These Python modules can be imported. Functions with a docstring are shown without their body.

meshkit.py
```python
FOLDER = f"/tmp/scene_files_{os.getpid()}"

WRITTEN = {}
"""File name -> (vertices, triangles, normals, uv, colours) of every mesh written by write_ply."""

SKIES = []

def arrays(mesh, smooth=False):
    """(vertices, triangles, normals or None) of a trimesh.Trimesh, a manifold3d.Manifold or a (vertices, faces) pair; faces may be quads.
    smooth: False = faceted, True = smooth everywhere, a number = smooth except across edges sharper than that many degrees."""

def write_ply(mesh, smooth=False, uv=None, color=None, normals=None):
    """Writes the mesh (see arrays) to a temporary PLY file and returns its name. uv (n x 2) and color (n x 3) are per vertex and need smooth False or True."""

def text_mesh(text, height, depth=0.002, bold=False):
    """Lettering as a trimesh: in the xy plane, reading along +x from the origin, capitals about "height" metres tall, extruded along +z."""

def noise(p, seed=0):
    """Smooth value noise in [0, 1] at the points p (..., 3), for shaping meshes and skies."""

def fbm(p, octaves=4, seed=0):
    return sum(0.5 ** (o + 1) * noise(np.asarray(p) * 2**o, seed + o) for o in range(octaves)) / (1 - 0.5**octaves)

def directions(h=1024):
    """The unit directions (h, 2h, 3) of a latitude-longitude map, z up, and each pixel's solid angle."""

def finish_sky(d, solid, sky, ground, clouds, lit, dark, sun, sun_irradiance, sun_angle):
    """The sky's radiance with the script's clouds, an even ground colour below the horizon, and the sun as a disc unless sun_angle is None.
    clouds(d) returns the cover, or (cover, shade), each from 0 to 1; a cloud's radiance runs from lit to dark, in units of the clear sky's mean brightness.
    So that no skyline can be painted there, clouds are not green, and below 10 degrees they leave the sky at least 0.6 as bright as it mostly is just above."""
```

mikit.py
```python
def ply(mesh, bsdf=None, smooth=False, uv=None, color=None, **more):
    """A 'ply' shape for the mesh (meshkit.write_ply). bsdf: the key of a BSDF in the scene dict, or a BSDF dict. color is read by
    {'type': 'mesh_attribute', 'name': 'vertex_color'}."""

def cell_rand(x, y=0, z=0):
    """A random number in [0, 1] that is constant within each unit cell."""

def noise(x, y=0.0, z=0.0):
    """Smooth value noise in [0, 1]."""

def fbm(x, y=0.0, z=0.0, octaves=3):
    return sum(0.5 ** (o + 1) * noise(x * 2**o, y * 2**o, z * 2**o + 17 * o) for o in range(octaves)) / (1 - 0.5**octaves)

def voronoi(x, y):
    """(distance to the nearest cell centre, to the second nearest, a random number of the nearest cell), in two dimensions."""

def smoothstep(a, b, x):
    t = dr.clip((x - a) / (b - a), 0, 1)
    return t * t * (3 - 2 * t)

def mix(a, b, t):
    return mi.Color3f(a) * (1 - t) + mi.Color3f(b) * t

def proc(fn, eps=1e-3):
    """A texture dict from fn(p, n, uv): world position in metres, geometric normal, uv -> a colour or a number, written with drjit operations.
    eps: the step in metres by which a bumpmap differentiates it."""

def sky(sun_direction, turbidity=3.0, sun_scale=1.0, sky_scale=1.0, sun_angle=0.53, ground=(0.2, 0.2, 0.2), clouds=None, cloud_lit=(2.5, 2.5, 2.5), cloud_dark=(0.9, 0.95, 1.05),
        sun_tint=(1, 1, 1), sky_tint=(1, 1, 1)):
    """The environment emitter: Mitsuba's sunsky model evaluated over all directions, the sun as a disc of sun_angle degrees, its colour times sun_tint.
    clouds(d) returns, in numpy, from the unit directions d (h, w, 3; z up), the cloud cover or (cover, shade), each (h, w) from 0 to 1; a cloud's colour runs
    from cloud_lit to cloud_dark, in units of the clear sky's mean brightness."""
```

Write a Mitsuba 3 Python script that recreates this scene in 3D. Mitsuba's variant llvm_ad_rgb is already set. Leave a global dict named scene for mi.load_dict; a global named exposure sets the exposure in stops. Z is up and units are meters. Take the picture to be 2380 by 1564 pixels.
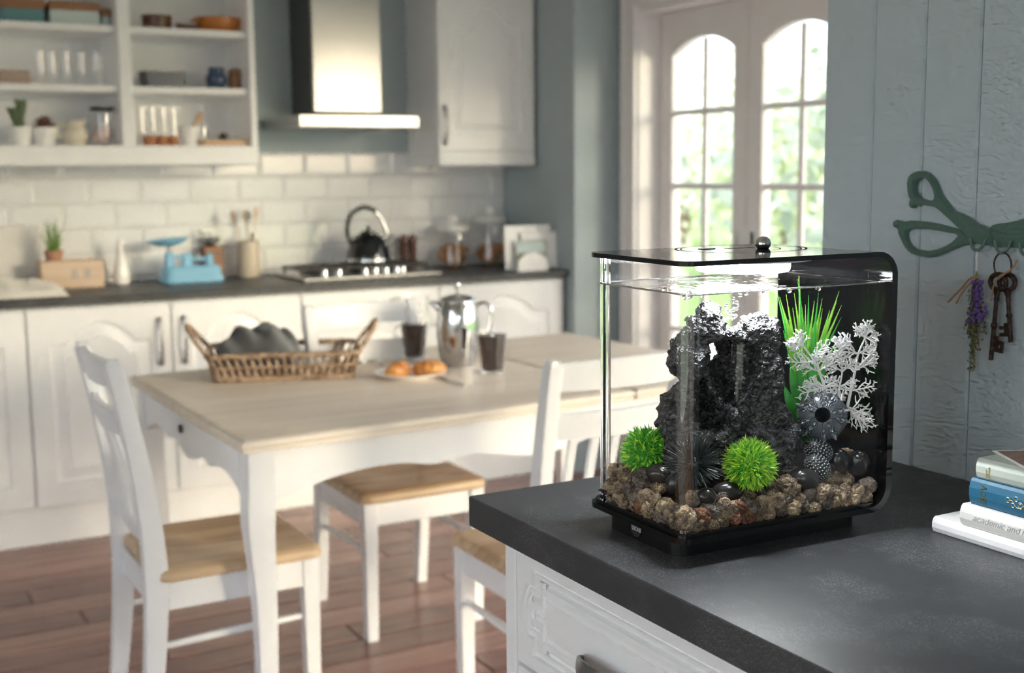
import math, random
import numpy as np, trimesh, mitsuba as mi, mikit, meshkit
import drjit as dr
from shapely.geometry import Polygon, LineString, Point, box as sbox
from shapely.ops import unary_union
T = mi.ScalarTransform4f
RNG = np.random.default_rng(7)
random.seed(7)
scene, labels = {}, {}

# ------------------------------------------------------------------ camera, sky, exposure
exposure = 4.78
YAW, ROLL, PITCH, EYE = math.radians(29.2), math.radians(0.56), math.radians(7.654), np.array([0, 0, 1.350])
FWH, RT = np.array([math.sin(YAW), math.cos(YAW), 0.0]), np.array([math.cos(YAW), -math.sin(YAW), 0.0])
ZUP = np.array([0, 0, 1.0])
FW = FWH * math.cos(PITCH) - ZUP * math.sin(PITCH)
UPV = (ZUP * math.cos(PITCH) + FWH * math.sin(PITCH)) * math.cos(ROLL) + RT * math.sin(ROLL)
scene['camera'] = dict(type='thinlens', fov=2 * math.degrees(math.atan(1190 / 2872)), fov_axis='x', near_clip=0.05, far_clip=200.0,
                       aperture_radius=0.0042, focus_distance=1.42, to_world=T().look_at(origin=EYE.tolist(), target=(EYE + FW).tolist(), up=UPV.tolist()))


def cloud_cover(d):
    n = meshkit.fbm(d * 3.0 + 5.0, 4, 3)
    return np.clip(0.75 + 0.5 * (n - 0.5), 0, 1), np.clip((n - 0.45) * 0.8, 0, 1)


SUN = np.array([0.49, -0.872, 0.19])
scene['sky'] = mikit.sky(SUN, turbidity=4.0, sun_scale=0.105, sky_scale=1.0, sun_angle=13.0, ground=(0.25, 0.27, 0.2), clouds=cloud_cover,
                         cloud_lit=(2.24, 2.32, 2.5), cloud_dark=(1.2, 1.27, 1.4), sun_tint=(.645, .93, 1.72))


# ------------------------------------------------------------------ registry helpers
def free(name):
    if name not in labels and name not in scene and not any(k.startswith(name + '__') for k in scene):
        return name
    i = 1
    while True:
        k = f'{name}_{i:03d}'
        if k not in labels and k not in scene and not any(s.startswith(k + '__') for s in scene):
            return k
        i += 1


COUNT = {}


def numbered(name):
    n = COUNT.get(name, 0)
    COUNT[name] = n + 1
    return name if n == 0 else f'{name}_{n:03d}'


def lab(key, label=None, cat=None, group=None, kind=None):
    labels[key] = {k: v for k, v in dict(label=label, category=cat, group=group, kind=kind).items() if v}


def thing(name, label, cat, group=None, kind=None):
    key = numbered(name)
    lab(key, label, cat, group, kind)
    return key


def put(name, mesh, mat, parent=None, smooth=False, M=None, label=None, kind=None, **more):
    """one entry of scene; mesh may be a ready shape dict"""
    key = numbered(parent + '__' + name if parent else name)
    d = dict(mesh) if isinstance(mesh, dict) else mikit.ply(mesh, 'material_' + mat, smooth, **more)
    if isinstance(mesh, dict) and mat is not None:
        d['bsdf'] = {'type': 'ref', 'id': 'material_' + mat}
    if M is not None:
        d['to_world'] = M
    scene[key] = d
    if label or kind:
        lab(key, label, None, None, kind)
    return key


def solo(name, mesh, mat, label, cat, smooth=False, group=None, M=None, kind=None, **more):
    key = put(name, mesh, mat, None, smooth, M, **more)
    lab(key, label, cat, group, kind)
    return key


def struct(name, mesh, mat, smooth=False, parent=None, M=None):
    key = put(name, mesh, mat, parent, smooth, M)
    if not parent:
        lab(key, kind='structure')
    return key


# ------------------------------------------------------------------ mesh helpers
def cat(*ms):
    ms = [m for x in ms for m in (x if isinstance(x, (list, tuple)) else [x])]
    return trimesh.util.concatenate(ms)


def cb(x0, x1, y0, y1, z0, z1, c=0.003):
    """a box with chamfered edges"""
    c = min(c, (x1 - x0) * .45, (y1 - y0) * .45, (z1 - z0) * .45)
    p = []
    for x, sx in ((x0, 1), (x1, -1)):
        for y, sy in ((y0, 1), (y1, -1)):
            for z, sz in ((z0, 1), (z1, -1)):
                p += [(x, y + sy * c, z + sz * c), (x + sx * c, y, z + sz * c), (x + sx * c, y + sy * c, z)]
    m = trimesh.convex.convex_hull(np.array(p))
    return m


def bx(x0, x1, y0, y1, z0, z1):
    return trimesh.creation.box(bounds=[[x0, y0, z0], [x1, y1, z1]])


def grid_mesh(P, closeu=False, closev=False):
    """P (nu, nv, 3) -> trimesh"""
    nu, nv = P.shape[:2]
    i = np.arange(nu if closeu else nu - 1)
    j = np.arange(nv if closev else nv - 1)
    I, J = np.meshgrid(i, j, indexing='ij')
    a, b = I * nv + J, ((I + 1) % nu) * nv + J
    c, d = ((I + 1) % nu) * nv + (J + 1) % nv, I * nv + (J + 1) % nv
    q = np.stack([a, b, c, d], -1).reshape(-1, 4)
    f = np.vstack([q[:, [0, 1, 2]], q[:, [0, 2, 3]]])
    return trimesh.Trimesh(P.reshape(-1, 3), f, process=False)


def lathe(prof, n=40, loc=(0, 0, 0), sx=1.0, sy=1.0):
    """prof [(r, z)] from bottom to top (outside going up)"""
    prof = np.array(prof, float)
    a = np.arange(n) / n * 2 * np.pi
    P = np.stack([prof[None, :, 0] * np.cos(a)[:, None] * sx, prof[None, :, 0] * np.sin(a)[:, None] * sy, np.broadcast_to(prof[:, 1], (n, len(prof)))], -1)
    return grid_mesh(P + np.array(loc), closeu=True)


def frames(p):
    p = np.asarray(p, float)
    t = np.gradient(p, axis=0)
    t /= np.linalg.norm(t, axis=1, keepdims=True) + 1e-12
    a = np.cross(t[0], [0, 0, 1.0])
    if np.linalg.norm(a) < 1e-3:
        a = np.array([1.0, 0, 0])
    A = []
    for k in range(len(p)):
        a = a - t[k] * (a @ t[k])
        a /= np.linalg.norm(a) + 1e-12
        A.append(a.copy())
    A = np.array(A)
    return t, A, np.cross(t, A)


def tube(pts, r, n=10, caps=True, rx=1.0, ry=1.0):
    p = np.asarray(pts, float)
    t, A, B = frames(p)
    r = np.broadcast_to(np.asarray(r, float), (len(p),))
    g = np.arange(n) / n * 2 * np.pi
    P = p[:, None] + r[:, None, None] * (np.cos(g)[None, :, None] * rx * A[:, None] + np.sin(g)[None, :, None] * ry * B[:, None])
    m = grid_mesh(P, closev=True)
    if caps:
        v, f = m.vertices, m.faces
        k = len(v)
        v = np.vstack([v, p[0], p[-1]])
        j = np.arange(n)
        last = (len(p) - 1) * n
        f = np.vstack([f, np.stack([np.full(n, k), j, (j + 1) % n], 1), np.stack([np.full(n, k + 1), last + (j + 1) % n, last + j], 1)])
        m = trimesh.Trimesh(v, f, process=False)
    m.fix_normals() if False else None
    return m


def spline(pts, n=24, closed=False):
    """Catmull-Rom through the points"""
    p = np.asarray(pts, float)
    if closed:
        q = np.vstack([p[-1], p, p[0], p[1]])
    else:
        q = np.vstack([2 * p[0] - p[1], p, 2 * p[-1] - p[-2]])
    out = []
    for i in range(1, len(q) - 2):
        for t in np.linspace(0, 1, n, endpoint=False):
            a, b, c, d = q[i - 1:i + 3]
            out.append(0.5 * (2 * b + (c - a) * t + (2 * a - 5 * b + 4 * c - d) * t * t + (3 * b - a - 3 * c + d) * t ** 3))
    if not closed:
        out.append(q[-2])
    return np.array(out)


def extrude(poly, h):
    ms = []
    for g in getattr(poly, 'geoms', [poly]):
        if g.area > 1e-9:
            ms.append(trimesh.creation.extrude_polygon(g, h, engine='earcut'))
    return cat(ms)


def soft_extrude(poly, h, b=0.003, steps=2):
    """extruded polygon with its top edge rounded over b"""
    ms = [extrude(poly, h - b)]
    z = h - b
    for k in range(1, steps + 1):
        a = k / steps * math.pi / 2
        q = poly.buffer(-b * (1 - math.cos(a)))
        zz = h - b + b * math.sin(a)
        if q.is_empty:
            break
        e = extrude(q, zz - z + 1e-4)
        e.apply_translation([0, 0, z - 1e-4])
        ms.append(e)
        z = zz
    return cat(ms)


def orient(m, R):
    """apply 3x3 or 4x4"""
    R = np.asarray(R, float)
    M = np.eye(4)
    M[:R.shape[0], :R.shape[1]] = R
    m = m.copy()
    m.apply_transform(M)
    return m


XZ = np.array([[1, 0, 0], [0, 0, 1], [0, 1, 0.0]])        # (x, y, z) of an extrusion -> x, depth, height  (mirrors; faces flipped by trimesh)
YZ = np.array([[0, 0, 1], [1, 0, 0], [0, 1, 0.0]])        # polygon in (Y, Z), extruded along X


def move(m, x=0, y=0, z=0):
    m = m.copy()
    m.apply_translation([x, y, z])
    return m


def rotz(m, a):
    return orient(m, trimesh.transformations.rotation_matrix(a, [0, 0, 1]))


def rot(m, a, axis):
    return orient(m, trimesh.transformations.rotation_matrix(a, axis))


def loft_rings(rings, cap0=True, cap1=True):
    """rings: list of (n,3) with the same n"""
    P = np.array(rings)
    m = grid_mesh(P, closev=True)
    n = P.shape[1]
    v, f = list(m.vertices), [m.faces]
    for k, on, s in ((0, cap0, 1), (len(P) - 1, cap1, -1)):
        if on:
            c = len(v)
            v.append(P[k].mean(0))
            j = np.arange(n)
            tri = np.stack([np.full(n, c), k * n + j, k * n + (j + 1) % n], 1)
            f.append(tri if s > 0 else tri[:, ::-1])
    return trimesh.Trimesh(np.array(v), np.vstack(f), process=False)


def inset(p, d):
    """offset a closed counter-clockwise 2-D outline inwards by d, vertex by vertex"""
    e = np.roll(p, -1, 0) - p
    e /= np.linalg.norm(e, axis=1, keepdims=True) + 1e-12
    n = np.stack([-e[:, 1], e[:, 0]], 1)
    m = n + np.roll(n, 1, 0)
    m /= np.maximum((m * n).sum(1, keepdims=True), 0.35)
    return p + m * d


def panel_face(w, h, outline, thick=0.02, steps=((0, 0), (0.004, -.007), (0.012, -.008), (0.018, -.0075), (0.045, -.001), (0.05, 0.0))):
    """a door slab in x (0..w), z (0..h), its face at y=0 looking to -y, with a moulded raised panel of the given ccw outline"""
    hole = Polygon(outline)
    c = 0.004
    face = sbox(c, c, w - c, h - c).difference(hole)
    v, f = trimesh.creation.triangulate_polygon(face, engine='earcut')
    ms = [trimesh.Trimesh(np.column_stack([v[:, 0], np.zeros(len(v)), v[:, 1]]), f[:, ::1], process=False)]
    rings = [np.column_stack([q[:, 0], np.full(len(q), -dy), q[:, 1]]) for q, dy in ((inset(outline, d), dy) for d, dy in steps)]
    m = loft_rings(rings, False, False)
    ms.append(m)
    q = inset(outline, steps[-1][0])
    v, f = trimesh.creation.triangulate_polygon(Polygon(q).buffer(0), engine='earcut')
    ms.append(trimesh.Trimesh(np.column_stack([v[:, 0], np.full(len(v), -steps[-1][1]), v[:, 1]]), f, process=False))
    R = lambda a, y: np.array([[a, y, a], [w - a, y, a], [w - a, y, h - a], [a, y, h - a]])
    ms.append(loft_rings([R(c, 0), R(0, c), R(0, thick)], False, True))
    return cat(ms)


def cathedral(x0, x1, z0, z1, rise, n=18):
    """ccw outline of a cathedral panel: straight sides, shoulders and an arched top"""
    s = (x1 - x0) * .16
    xs = np.linspace(x1 - s, x0 + s, n)
    t = (xs - (x0 + s)) / (x1 - x0 - 2 * s)
    arch = z1 - rise + rise * np.clip(np.sin(np.pi * t), 0, 1) ** 0.85
    return np.vstack([[x0, z0], [(x0 + x1) / 2, z0], [x1, z0], [x1, (z0 + z1) / 2], [x1, z1 - rise], np.column_stack([xs, arch]), [x0, z1 - rise], [x0, (z0 + z1) / 2]])


def rect_outline(x0, x1, z0, z1):
    return np.array([[x0, z0], [(x0 + x1) / 2, z0], [x1, z0], [x1, (z0 + z1) / 2], [x1, z1], [(x0 + x1) / 2, z1], [x0, z1], [x0, (z0 + z1) / 2]])


def rrect(x0, x1, y0, y1, r, n=8):
    """rounded rectangle ring, ccw"""
    out = []
    for cx, cy, a0 in ((x1 - r, y0 + r, -90), (x1 - r, y1 - r, 0), (x0 + r, y1 - r, 90), (x0 + r, y0 + r, 180)):
        for k in range(n + 1):
            a = math.radians(a0 + 90 * k / n)
            out.append((cx + r * math.cos(a), cy + r * math.sin(a)))
    return np.array(out)


def blob(sub, scale, amp, freq, seed, octaves=4, ridged=False):
    """a displaced ball"""
    m = trimesh.creation.icosphere(subdivisions=sub)
    v = np.array(m.vertices)
    n = meshkit.fbm(v * freq + seed * 7.3 + 50, octaves, seed)
    if ridged:
        n = 1 - np.abs(2 * n - 1)
    v = v * (1 + amp * (n - 0.5) * 2)[:, None] * np.asarray(scale)
    return trimesh.Trimesh(v, m.faces, process=False)


# ------------------------------------------------------------------ materials
def rgb(*c):
    return {'type': 'rgb', 'value': [float(x) for x in c]}


def srgb(r, g, b):
    f = lambda u: ((u / 255 + .055) / 1.055) ** 2.4 if u > 10 else u / 255 / 12.92
    return (f(r), f(g), f(b))


def pbr(col, rough=0.5, metal=0.0, spec=0.5, **more):
    c = col if isinstance(col, dict) else rgb(*col)
    return {'type': 'twosided', 'nested': {'type': 'principled', 'base_color': c, 'roughness': float(rough), 'metallic': float(metal), 'specular': float(spec), **more}}


def bump(d, fn, scale, eps=1e-3):
    inner = d['nested']
    return {'type': 'twosided', 'nested': {'type': 'bumpmap', 'arbitrary': mikit.proc(fn, eps), 'scale': float(scale), 'nested': inner}}


N, FBM, MIX, SM = mikit.noise, mikit.fbm, mikit.mix, mikit.smoothstep


def wood_fn(a, b, along, scale=1.0, streak=60.0):
    """grain running along x (0) or y (1)"""
    def fn(p, n, uv):
        u, v = (p.x, p.y) if along == 0 else (p.y, p.x)
        g = FBM(u * 3.0 * scale, v * streak * scale, p.z * streak * scale, 4)
        k = FBM(u * 1.2 * scale, v * 9 * scale, p.z * 9 * scale, 3)
        return MIX(a, b, SM(0.25, 0.75, 0.55 * g + 0.45 * k))
    return fn


def counter_fn(p, n, uv):
    s = FBM(p.x * 1000, p.y * 1000, p.z * 1000, 3)
    c = FBM(p.x * 14, p.y * 14, p.z * 14, 4)
    k = SM(0.50, 0.80, s) * (0.10 + 1.1 * SM(0.40, 0.68, c)) + 0.10 * SM(0.4, 0.7, c)
    return MIX((0.042, 0.045, 0.049), (0.115, 0.121, 0.127), k)


def counter_rough(p, n, uv):
    s = FBM(p.x * 420, p.y * 420, p.z * 420, 3)
    return 0.34 + 0.2 * s


def floor_mat(a, b):
    return pbr(mikit.proc(wood_fn(a, b, 0, 1.0, 45.0)), 0.28, 0, 0.5)


def lava_fn(lo, hi):
    def fn(p, n, uv):
        a = FBM(p.x * 95, p.y * 95, p.z * 95, 3)
        w = FBM(p.x * 1400, p.y * 1400, p.z * 1400, 2)
        return MIX((0.012, 0.010, 0.009), MIX(lo, hi, SM(0.35, 0.7, a)), SM(0.30, 0.54, 0.7 * w + 0.3 * a))
    return fn


def rock_fn(p, n, uv):
    a = FBM(p.x * 260, p.y * 260, p.z * 260, 3)
    return MIX((0.009, 0.0095, 0.010), (0.085, 0.089, 0.093), SM(0.42, 0.8, a))


def rock_bump(p, n, uv):
    return FBM(p.x * 520, p.y * 520, p.z * 520, 3)


def wall_bump(p, n, uv):
    return FBM(p.x * 160 + p.z * 40, p.y * 160, p.z * 260, 2)


def cloth_fn(p, n, uv):
    k = N(p.x * 34 + p.y * 20, p.y * 3, p.z * 3)
    return MIX((0.055, 0.058, 0.062), (0.30, 0.31, 0.32), SM(0.35, 0.8, k))


def wicker_fn(p, n, uv):
    k = FBM(p.x * 60, p.y * 60, p.z * 60, 3)
    return MIX((0.20, 0.125, 0.075), (0.46, 0.33, 0.23), SM(0.3, 0.7, k))


def rust_fn(p, n, uv):
    k = FBM(p.x * 180, p.y * 180, p.z * 180, 3)
    return MIX((0.022, 0.013, 0.010), (0.085, 0.045, 0.032), SM(0.35, 0.75, k))


def croissant_fn(p, n, uv):
    k = FBM(p.x * 70, p.y * 70, p.z * 70, 3)
    return MIX((0.62, 0.30, 0.09), (0.40, 0.14, 0.03), SM(0.35, 0.7, k))


def green_paint_fn(p, n, uv):
    k = FBM(p.x * 300, p.y * 300, p.z * 300, 2)
    return MIX((0.060, 0.120, 0.096), (0.095, 0.175, 0.145), k)


def steel_rough(p, n, uv):
    return 0.22 + 0.12 * N(p.x * 900, p.y * 900, p.z * 3)


MATS = dict(
    white_wall=pbr((.80, .80, .79), .6),
    ceiling=pbr((.84, .84, .83), .8),
    blue_wall=pbr((.38, .45, .475), .55, 0, .3),
    blue_board=bump(pbr((.48, .56, .60), .42, 0, .4), wall_bump, .0040, 5e-4),
    cabinet=pbr((.80, .81, .82), .38),
    cabinet_grey=pbr((.72, .715, .70), .40),
    furniture=pbr((.735, .745, .765), .34),
    door_paint=pbr((.74, .725, .73), .40),
    tile=pbr((.76, .765, .77), .06, 0, .7),
    grout=pbr((.62, .61, .60), .8),
    counter=pbr(mikit.proc(counter_fn), mikit.proc(counter_rough) if False else .44, 0, .4),
    counter_core=pbr((.16, .09, .07), .7),
    floor_a=floor_mat((.190, .086, .066), (.300, .150, .118)),
    floor_b=floor_mat((.140, .062, .050), (.230, .112, .090)),
    floor_c=floor_mat((.235, .112, .084), (.350, .185, .145)),
    table_wood=pbr(mikit.proc(wood_fn((.57, .49, .41), (.71, .635, .55), 0)), .42),
    seat_wood=pbr(mikit.proc(wood_fn((.37, .24, .135), (.60, .445, .295), 0)), .38),
    pale_wood=pbr(mikit.proc(wood_fn((.52, .34, .20), (.66, .47, .30), 0)), .5),
    crate_wood=pbr(mikit.proc(wood_fn((.50, .36, .26), (.64, .49, .38), 0)), .6),
    brown_wood=pbr(mikit.proc(wood_fn((.16, .07, .035), (.27, .13, .07), 0)), .45),
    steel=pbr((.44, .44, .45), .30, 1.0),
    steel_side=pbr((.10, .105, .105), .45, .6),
    chrome=pbr((.62, .62, .63), .06, 1.0),
    pewter=pbr((.34, .34, .35), .32, 1.0),
    black_acrylic=pbr((.004, .004, .0045), .03, 0, .5),
    black_plastic=pbr((.008, .008, .008), .22),
    matte_black=pbr((.004, .004, .004), .95, 0, 0.0),
    black_iron=pbr((.020, .020, .022), .5),
    black_enamel=pbr((.006, .009, .010), .07, 0, .6),
    acrylic={'type': 'thindielectric', 'int_ior': 1.13, 'ext_ior': 1.0},
    acrylic_thick={'type': 'thindielectric', 'int_ior': 1.9, 'ext_ior': 1.0},
    solid_acrylic={'type': 'dielectric', 'int_ior': 1.49, 'ext_ior': 1.0},
    water={'type': 'thindielectric', 'int_ior': 1.33, 'ext_ior': 1.0},
    glass={'type': 'thindielectric', 'int_ior': 1.52, 'ext_ior': 1.0},
    pane={'type': 'thindielectric', 'int_ior': 1.5, 'ext_ior': 1.0},
    frost=pbr((.72, .76, .80), .25, 0, .6),
    rock=bump(pbr(mikit.proc(rock_fn), .33, 0, .7), rock_bump, .0028, 4e-4),
    lava_bed=pbr((.020, .016, .013), .9),
    lava=pbr(mikit.proc(lava_fn((.15, .105, .065), (.33, .25, .165))), .75),
    lava_dark=pbr(mikit.proc(lava_fn((.07, .055, .043), (.19, .155, .125))), .75),
    lava_tan=pbr(mikit.proc(lava_fn((.24, .175, .10), (.46, .36, .23))), .75),
    lava_red=pbr(mikit.proc(lava_fn((.15, .055, .026), (.27, .13, .07))), .75),
    pebble=pbr((.020, .019, .019), .20, 0, .55),
    urchin_black=pbr((.014, .024, .023), .20, 0, .6),
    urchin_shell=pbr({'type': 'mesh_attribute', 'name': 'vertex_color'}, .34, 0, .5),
    urchin_small=pbr({'type': 'mesh_attribute', 'name': 'vertex_color'}, .28, 0, .6),
    coral=pbr((.84, .84, .84), .40),
    moss_light=pbr((.44, .74, .07), .40, 0, .4),
    moss_mid=pbr((.075, .44, .04), .40, 0, .4),
    grass_light=pbr((.30, .66, .07), .35, 0, .4),
    grass_mid=pbr((.06, .45, .06), .35, 0, .4),
    green_paint=pbr(mikit.proc(green_paint_fn), .40, 0, .5),
    rust=pbr(mikit.proc(rust_fn), .55, .4),
    twine=pbr((.34, .19, .11), .8),
    lavender=pbr((.13, .07, .30), .6),
    stem_green=pbr((.17, .20, .06), .7),
    dry_brown=pbr((.085, .055, .06), .8),
    coffee=pbr((.022, .010, .008), .12),
    white_china=pbr((.82, .81, .80), .15, 0, .6),
    cream=pbr((.66, .60, .50), .35),
    stoneware=pbr((.50, .43, .34), .40),
    sage=pbr((.42, .46, .41), .6),
    blue_cloth=pbr((.014, .105, .19), .5),
    white_paper=pbr((.80, .80, .80), .5),
    ivory_paper=pbr((.70, .685, .655), .55),
    gold=pbr((.75, .55, .22), .35, 1.0),
    ink=pbr((.36, .36, .37), .7),
    sky_enamel=pbr((.22, .47, .66), .28),
    teal_card=pbr((.10, .235, .26), .6),
    pale_card=pbr((.48, .57, .57), .6),
    brown_card=pbr((.27, .13, .065), .5),
    rose_card=pbr((.42, .31, .26), .7),
    brown_glaze=pbr((.10, .032, .018), .14, 0, .6),
    amber_glaze=pbr((.45, .16, .035), .14, 0, .6),
    blue_glaze=pbr((.045, .075, .14), .2, 0, .6),
    dark_tin=pbr((.085, .09, .105), .30, .6),
    copper=pbr((.40, .17, .08), .4, .3),
    terracotta=pbr((.40, .22, .14), .75),
    chive=pbr((.19, .33, .06), .6),
    succulent=pbr((.16, .22, .12), .6),
    succulent_red=pbr((.20, .11, .09), .6),
    biscuit=pbr((.46, .23, .09), .8),
    pink_sweet=pbr((.62, .46, .44), .6),
    linen=pbr((.72, .69, .64), .9),
    grey_cloth=pbr(mikit.proc(cloth_fn), .9),
    wicker=pbr(mikit.proc(wicker_fn), .7),
    croissant=pbr(mikit.proc(croissant_fn), .45),
    card_print=pbr((.20, .17, .09), .6),
    photo_brown=pbr(mikit.proc(wood_fn((.17, .09, .06), (.30, .18, .13), 0)), .35),
    leaf_a=pbr((.68, .73, .54), .7),
    leaf_b=pbr((.45, .53, .42), .7),
    bark=pbr((.16, .11, .08), .9),
    lawn=pbr((.20, .30, .10), .95),
    patio=pbr((.48, .45, .41), .9),
)
for k, v in MATS.items():
    scene['material_' + k] = v

# ------------------------------------------------------------------ the setting
YB, XS, YN, XD = 5.24, 2.89, 4.60, 3.12          # back wall, kitchen side wall, its near end, wall with the french doors
CZ = 2.52
struct('floor', bx(-2.7, 3.35, -3.1, 5.5, -.12, -.008), 'brown_card')
plank = {}
PW = 0.136
for r in range(-6, 24):
    y0 = 1.60 + r * PW
    if y0 > 4.95 or y0 < 0.6:
        continue
    x = -1.5 + (r * 0.77) % 1.3
    while x < 3.2:
        L = 1.15 + 0.5 * ((r * 37 + int(x * 10) * 13) % 7) / 7
        x1 = min(x + L, 3.2)
        put('plank', cb(x + .0018, x1 - .0018, y0 + .0018, y0 + PW - .0018, -.012, 0, .003), ('floor_a', 'floor_b', 'floor_c')[int(RNG.integers(3))], 'floor')
        x += L
struct('ceiling', bx(-2.7, 3.35, -3.1, 5.5, CZ, CZ + .1), 'ceiling')
struct('wall_back', bx(-2.7, XS + .3, YB, YB + .11, 0, CZ), 'blue_wall')
# bevelled metro tiles, each its own piece
TW, TH_, x_even, x_odd = .2045, .1017, .7655, .865
def tile_mesh(w, h):
    d, b = .009, .012
    o = np.array([[0, 0], [w, 0], [w, h], [0, h]])
    i = inset(o, b)
    R = lambda q, y: np.column_stack([q[:, 0], np.full(4, y), q[:, 1]])
    return loft_rings([R(o, 0), R(o, -.004), R(i, -d)], False, True)
tile_cache = {}
for row in range(6):
    z0 = 1.437 - (row + 1) * TH_
    h = TH_ - .003
    if z0 < .905:
        h -= .905 - z0
        z0 = .905
    x = (x_even if row % 2 == 1 else x_odd) - 5 * TW
    while x < XS - .01:
        w = min(TW - .003, XS - .002 - x)
        key = (round(w, 4), round(h, 4))
        if key not in tile_cache:
            tile_cache[key] = mikit.ply(tile_mesh(w, h), 'material_tile')
        put('tile', tile_cache[key], None, 'wall_back', M=T().translate([x, YB - .002, z0]))
        x += TW
put('grout', bx(-.4, XS, YB - .0035, YB + .001, .9, 1.4355), 'grout', 'wall_back')
# side wall of the kitchen with its near end, door wall, partition, the rest of the room
struct('wall_side', bx(XS, XD + .2, YN, YB + .02, 0, CZ), 'blue_wall')
DY0, DY1, DZ = 3.265, 4.452, 2.04          # the french doors' opening
struct('wall_doors', cat(bx(XD, XD + .2, DY1 + .0, YN, 0, CZ), bx(XD, XD + .2, -.2, DY1, DZ + .09, CZ), bx(XD, XD + .2, DY0 - .16, DY0, 0, CZ)), 'blue_wall')
PX, PY = 1.391, 1.478                      # partition behind the foreground counter
struct('wall_right', bx(PX + .006, PX + .11, -3.0, PY, 0, CZ), 'blue_wall')
yb = PY
for k in range(9):
    y1 = yb
    y0 = 1.375 - .0975 * k
    yb = y0
    o = np.array([[y0 + .0012, 0], [y1 - (.0012 if k else 0), 0]])
    c = .0035
    ring = np.array([[PX + .008, y0 + .0006], [PX + .0035, y0 + .0006], [PX, y0 + c], [PX, y1 - c], [PX + .0035, y1 - .0006], [PX + .008, y1 - .0006]])
    R = lambda z: np.column_stack([ring, np.full(6, z)])
    put('board', loft_rings([R(.0), R(CZ)], True, True), 'blue_board', 'wall_right')
struct('wall_left', cat(bx(-2.8, -2.7, -3.1, 5.5, 0, .35), bx(-2.8, -2.7, -3.1, 5.5, 2.35, CZ), bx(-2.8, -2.7, -3.1, -2.2, .35, 2.35), bx(-2.8, -2.7, -.35, -.15, .35, 2.35), bx(-2.8, -2.7, 1.9, 5.5, .35, 2.35)), 'white_wall')
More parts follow.
